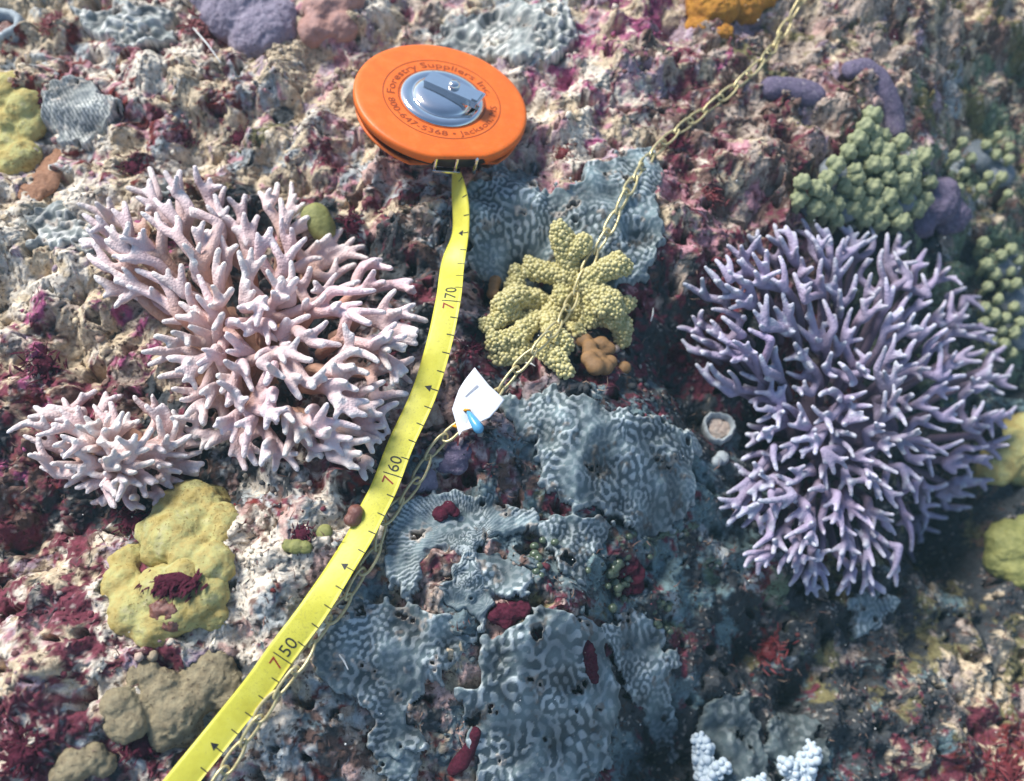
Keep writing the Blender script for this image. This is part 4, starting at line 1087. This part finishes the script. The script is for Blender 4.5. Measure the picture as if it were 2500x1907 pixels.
# the drawn-out blade: stations along its centre (pixel x, y, height above the reef, roll in degrees)
ST = [(-240,2720,80,-20),(60,2360,76,-20),(300,2080,70,-20),(372,1995,66,-20),(443,1907,62,-20),(560,1762,60,-20),(646,1653,58,-18),(680,1604,58,-18),(760,1497,58,-14),(812,1418,58,4),(848,1360,60,8),(880,1307,62,6),(907,1251,64,0),(930,1207,66,0),(977,1088,74,0),(1037,955,80,0),
      (1068,854,86,0),(1094,733,90,2),(1108,630,86,14),(1124,565,74,40),(1124,505,70,46),(1117,458,70,56),(1110,425,72,72),(1106,402,78,86)]
C = np.array([W(x, y, z) for x, y, z, _ in ST]); roll = np.radians([s[3] for s in ST])
seg = np.r_[0, np.cumsum(np.linalg.norm(np.diff(C, axis=0), axis=1))]
def smooth_interp(s, xs, Y):
    """Cubic Hermite through the stations."""
    Y = np.asarray(Y, float); m = np.gradient(Y, xs, axis=0)
    i = np.clip(np.searchsorted(xs, s) - 1, 0, len(xs) - 2)
    h = xs[i + 1] - xs[i]; t = (s - xs[i]) / h
    if Y.ndim > 1: t = t[:, None]; h = h[:, None]
    return (2*t**3-3*t**2+1)*Y[i] + (t**3-2*t**2+t)*h*m[i] + (-2*t**3+3*t**2)*Y[i+1] + (t**3-t**2)*h*m[i+1]
NS = 420
sv = np.linspace(0, seg[-1], NS)
CP = smooth_interp(sv, seg, C); RO = smooth_interp(sv, seg, roll)
for _ in range(2): CP[1:-1] = (CP[:-2] + 2 * CP[1:-1] + CP[2:]) / 4
TT = np.gradient(CP, axis=0); TT /= np.linalg.norm(TT, axis=1)[:, None]
WD = np.cross(TT, [0, 0, 1.0]); WD /= np.linalg.norm(WD, axis=1)[:, None]   # towards the tape's right edge
UP = np.cross(WD, TT)
WD2 = WD * np.cos(RO)[:, None] + UP * np.sin(RO)[:, None]
UP2 = np.cross(WD2, TT)
clear = np.array([max(float(ground(*(c + w * q)[:2])) + 8 - (c + w * q)[2] for q in (-30, -10, 10, 30)) for c, w in zip(CP, WD2)])
lift = np.clip(clear, 0, 60)
kern = np.hanning(61); kern /= kern.sum()
lift = np.maximum(np.convolve(np.pad(lift, 30, 'edge'), kern, 'valid'), 0)
CP = CP + np.array([0, 0, 1.0]) * np.minimum(lift, 40)[:, None]
def on_tape(s, w, h):
    """Point at arc length s, w across (positive to the right edge), h above the face."""
    f = np.clip(np.interp(s, sv, np.arange(NS)), 0, NS - 1.001); i = f.astype(int); t = (f - i)[:, None]
    g = lambda A: A[i] * (1 - t) + A[i + 1] * t
    crown = 2.0 * (1 - (np.asarray(w) / 32) ** 2)
    return g(CP) + g(WD2) * np.asarray(w)[:, None] + g(UP2) * (np.asarray(h) + crown)[:, None]
ws = np.array([-30.5, -23, -12, 0, 12, 23, 30.5]); nw = len(ws)
topv = np.vstack([on_tape(sv, np.full(NS, w), np.zeros(NS)) for w in ws])
botv = np.vstack([on_tape(sv, np.full(NS, w), np.full(NS, -1.6)) for w in ws])
V = np.vstack([topv, botv]); F = []
o2 = nw * NS
for j in range(nw - 1):
    i = np.arange(NS - 1)
    A = j * NS + i
    F.append(np.stack([A, A + NS, A + NS + 1, A + 1], 1)); F.append(np.stack([A + o2, A + 1 + o2, A + NS + 1 + o2, A + NS + o2], 1))
for j in (0, nw - 1):
    A = j * NS + np.arange(NS - 1); F.append(np.stack([A, A + 1, A + 1 + o2, A + o2], 1))
blade = obj('tape_blade', V, np.vstack(F), M['tape'], tm)
# centimetre marks: s at the printed 7|50, 7|60, 7|70
def s_at(px, py):
    q = np.array([[CW / 2 + FOC * (p - CAM)[0] / -((p - CAM)[1] * -math.sin(TILT) + (p - CAM)[2] * math.cos(TILT)),
                   CH / 2 - FOC * ((p - CAM)[1] * math.cos(TILT) + (p - CAM)[2] * math.sin(TILT)) / -((p - CAM)[1] * -math.sin(TILT) + (p - CAM)[2] * math.cos(TILT))] for p in CP])
    return sv[np.hypot(q[:, 0] - px, q[:, 1] - py).argmin()]
s50, s60, s70 = s_at(682, 1603), s_at(950, 1159), s_at(1096, 735)
cm = lambda c: np.interp(c, [750 - 40, 750, 760, 770, 790], [s50 - 4 * (s60 - s50), s50, s60, s70, s70 + 2 * (s70 - s60)])
def strip(name, s0, s1, w0, w1, mat):
    n = 4
    ss_ = np.r_[np.linspace(s0, s0, n), np.linspace(s1, s1, n)]; ww = np.r_[np.linspace(w0, w1, n), np.linspace(w0, w1, n)]
    obj(name, on_tape(ss_, ww, np.full(2 * n, .5)), np.array([[k, k + 1, n + k + 1, n + k] for k in range(n - 1)]), mat, blade)
for c in range(716, 782):
    s0 = cm(c)
    if s0 < 4 or s0 > sv[-1] - 20: continue
    if c % 10 == 0: strip('long_tick', s0 - 1.2, s0 + 1.2, -15, 30, M['black_ink'])
    else: strip('tick', s0 - 1.2, s0 + 1.2, 13, 30, M['black_ink'])
    if c % 10 == 5:
        V = on_tape(np.array([s0 - 8, s0 + 8, s0 + 1, s0]), np.array([12.0, 12.0, -4.0, 10.0]), np.full(4, .6))
        obj('arrow_mark', V, [[0, 1, 2]], M['black_ink'], blade, smooth=False)
    if c % 10 == 0:
        for txt, mt, off in (('7', M['red_ink'], -25), (str(c - 700), M['black_ink'], 6)):
            co, fs = text_mesh(txt, 42)
            V = on_tape(s0 + off + co[:, 0] * .92, 17 - co[:, 1] * .95, np.full(len(co), .6))
            obj('numeral', V, fs, mt, blade, smooth=False)

# ------------------------------------------------------------------ chain
CHN = [(x * D, y * D) for x, y in [(1760,-60),(1722,0),(1682,70),(1640,130),(1570,195),(1500,250),(1440,295),(1392,345),(1350,410),(1305,500),(1270,560),(1240,625),(1205,690),(1150,752),(1110,795),(1078,835),(1030,878),(985,918),(935,965),(902,1020),(885,1052),(855,1085),(822,1128),(812,1180),(785,1218),(755,1270),(730,1308),(700,1340),(668,1390),(640,1430),(612,1472),(580,1510),(548,1560),(520,1602),(492,1645),(462,1690),(430,1740),(350,1850),(260,1990)]]
CHZ = np.interp(np.arange(len(CHN)), [0, 6, 9, 12, 15, 18, 21, 26, 38], [30, 26, 46, 100, 60, 44, 46, 56, 50])
CC = np.array([W(x, y, z) for (x, y), z in zip(CHN, CHZ)])
cs_ = np.r_[0, np.cumsum(np.linalg.norm(np.diff(CC, axis=0), axis=1))]
gz = np.array([float(ground(p[0], p[1])) for p in CC])
PITCH, LEN, WID, WIRE = 62.0, 39.0, 15.5, 3.6
nl = int(cs_[-1] / PITCH)
org = CC[len(CC) // 2].copy()
chain = thing('brass_chain', org, 'thin brass chain running diagonally across the reef beside the tape', 'chain')
lr = np.random.default_rng(12)
SP = np.linspace(0, cs_[-1], 500); CS = smooth_interp(SP, cs_, CC)
CS[:, 2] = np.maximum(CS[:, 2], np.array([float(ground(p[0], p[1])) for p in CS]) + 12)
k5 = np.hanning(15); k5 /= k5.sum()
CS[:, 2] = np.convolve(np.pad(CS[:, 2], 7, 'edge'), k5, 'valid')
for i in range(nl):
    s0 = (i + .5) * PITCH
    p = np.array([np.interp(s0, SP, CS[:, k]) for k in range(3)])
    e0 = np.array([np.interp(s0 - PITCH * .5, SP, CS[:, k]) for k in range(3)]); e1 = np.array([np.interp(s0 + PITCH * .5, SP, CS[:, k]) for k in range(3)])
    t_ = e1 - e0; t_ /= np.linalg.norm(t_)
    side = np.cross(t_, [0, 0, 1.0]); side /= np.linalg.norm(side); up = np.cross(side, t_)
    rl_ = math.radians(20 if i % 2 else 72) + lr.normal(0, .18)
    sd = side * math.cos(rl_) + up * math.sin(rl_)
    a = np.linspace(0, 2 * math.pi, 29)[:-1]
    sx_ = np.cos(a); sy_ = np.sin(a)
    lx = LEN * np.sign(sx_) * np.abs(sx_) ** .8
    ly = WID * sy_ * (.78 + .26 * sx_ * (1 if i % 2 else -1))   # one end of each link is pinched
    nrm = np.cross(t_, sd)
    P = p + t_ * lx[:, None] + sd * ly[:, None] + nrm * (3 * np.sin(a))[:, None]
    P = np.vstack([P, P[:1]])
    n = len(P) - 1; T = np.roll(P[:-1], -1, 0) - np.roll(P[:-1], 1, 0); T /= np.linalg.norm(T, axis=1)[:, None]
    q = np.arange(8) / 8 * 6.2832; Vv = []
    for pp, tt in zip(P[:-1], T):
        u1 = np.cross(tt, nrm); u1 /= np.linalg.norm(u1); u2 = np.cross(tt, u1)
        Vv.append(pp + WIRE * (np.cos(q)[:, None] * u1 + np.sin(q)[:, None] * u2))
    Fv = [[x * 8 + y, x * 8 + (y + 1) % 8, ((x + 1) % n) * 8 + (y + 1) % 8, ((x + 1) % n) * 8 + y] for x in range(n) for y in range(8)]
    obj('link', np.vstack(Vv), np.array(Fv), M['brass'], chain)

# ------------------------------------------------------------------ paper tag with its tie
t7 = lambda x, y: (1050 + x / 7.0, 860 + y / 7.0)
OUT = [t7(*p) for p in [(765,285),(1010,610),(1275,865),(1160,1000),(1020,1125),(860,1175),(710,1260),(540,1330),(495,1415),(440,1180),(370,940),(430,780),(490,640),(580,510)]]
TZ = 84
wp = np.array([W(x, y, TZ) for x, y in OUT]); tcen = wp.mean(0)
tagt = thing('paper_tag', [tcen[0], tcen[1], tcen[2] - 40], 'small white paper tag tied to the chain beside the tape', 'tag')
gs = 3.0
x = np.arange(wp[:, 0].min() - 4, wp[:, 0].max() + 4, gs); y = np.arange(wp[:, 1].min() - 4, wp[:, 1].max() + 4, gs)
# triangulated sheet: rings from centre to the outline so that the edge is crisp
def densify(P, n): 
    out = []
    for i in range(len(P)):
        for s_ in np.arange(n) / n: out.append(P[i] * (1 - s_) + P[(i + 1) % len(P)] * s_)
    return np.array(out)
rim = densify(wp[:, :2], 5); nr_ = len(rim)
def sheet_z(xy):
    u = (xy[:, 0] - tcen[0]) / 60; w_ = (xy[:, 1] - tcen[1]) / 60
    return tcen[2] + 5 * np.sin(u * 1.7 + .6) - 6 * w_ * u + 7 * w_ + 4 * np.sin(w_ * 2.2 + u) - 9 * np.exp(-((u + .1) ** 2 + (w_ + .55) ** 2) / .08)
rings = [tcen[:2] + (rim - tcen[:2]) * f for f in (.03, .2, .4, .6, .8, .93, 1.0)]
tv = np.vstack([np.c_[q, sheet_z(q)] for q in rings]); m = len(rings)
bv = tv - [0, 0, 1.4]
F = [[i * nr_ + k, i * nr_ + (k + 1) % nr_, (i + 1) * nr_ + (k + 1) % nr_, (i + 1) * nr_ + k] for i in range(m - 1) for k in range(nr_)]
o3 = m * nr_
F += [[o3 + f[3], o3 + f[2], o3 + f[1], o3 + f[0]] for f in F[:]]
F += [[(m - 1) * nr_ + k, (m - 1) * nr_ + (k + 1) % nr_, o3 + (m - 1) * nr_ + (k + 1) % nr_, o3 + (m - 1) * nr_ + k] for k in range(nr_)]
F = [list(f) for f in F]
F.append(list(range(nr_))[::-1]); F.append([o3 + k for k in range(nr_)])
sheet = obj('sheet', np.vstack([tv, bv]), F, M['paper'], tagt)
def tagp(px, py, dz):
    p = W(px, py, TZ); return np.array([p[0], p[1], sheet_z(np.array([[p[0], p[1]]]))[0] + dz])
p0, p1 = tagp(*t7(605, 760), 0), tagp(*t7(822, 605), 0)
dv = (p1 - p0)[:2]; pv = np.array([-dv[1], dv[0]]) / np.linalg.norm(dv)
q = []
for s_ in np.linspace(0, 1, 9):
    for w_ in (-1, -.3, .3, 1):
        xy = p0[:2] + dv * s_ + pv * w_ * 3.0 * (.5 + .6 * s_); q.append([*xy, sheet_z(np.array([xy]))[0] + .8])
obj('pencil_mark', np.array(q), np.array([[i * 4 + k, i * 4 + k + 1, i * 4 + k + 5, i * 4 + k + 4] for i in range(8) for k in range(3)]), M['pencil'], sheet)
h0 = tagp(*t7(630, 968), 0)
V, F = ball(h0 + [0, 0, 1.0], [9, 5, 1.6], 2); obj('hole', V, F, M['black_ink'], sheet)
b0, b1, b2 = tagp(*t7(650, 1000), 6), tagp(*t7(730, 1150), 16), tagp(*t7(830, 1330), 12)
V, F = tube([b0, b0 + (b1 - b0) * .5, b1, b1 + (b2 - b1) * .5, b2], [4.5, 8, 10.5, 12.5, 13.5], 7)
obj('tie_end', V, F, M['blue_tie'], tagt)
e0, e1 = tagp(*t7(600, 965), 4), tagp(*t7(672, 985), 7)
V, F = tube([h0 + [-8, 2, -4], e0, e1, b0], [3, 3.4, 3.4, 3.4], 8); obj('tie_loop', V, F, M['orange_tie'], tagt)
g0 = W(*t7(455, 1270), TZ - 22)
V, F = tube([g0 + [-10, 8, -14], g0, g0 + [12, 6, -2], h0 + [0, 0, -8]], [3.4, 4.4, 4, 3.4], 8); obj('tie_strap', V, F, M['orange_tie'], tagt)

# ------------------------------------------------------------------ sea water: the thin veil of haze between the reef and the camera
hm = bpy.data.materials.new('water_haze'); hm.use_nodes = True
hn = hm.node_tree.nodes; hn.remove(hn['Principled BSDF'])
pv = hn.new('ShaderNodeVolumePrincipled')
pv.inputs['Color'].default_value = (.45, .78, .86, 1)
pv.inputs['Density'].default_value = 0.05
hm.node_tree.links.new(pv.outputs[0], hn['Material Output'].inputs['Volume'])
hx, hzl, hzh = 10600.0, -2400.0, 2300.0
HV = np.array([[a, b, c] for a in (-hx, hx) for b in (-hx, hx) for c in (hzl, hzh)])
HF = [[0, 1, 3, 2], [4, 6, 7, 5], [0, 4, 5, 1], [2, 3, 7, 6], [0, 2, 6, 4], [1, 5, 7, 3]]
haze = obj('haze', HV, HF, hm, origin=(0, 0, 0), smooth=False)
tag(haze, 'thin blue-green haze of the sea water', 'haze', None, 'stuff')
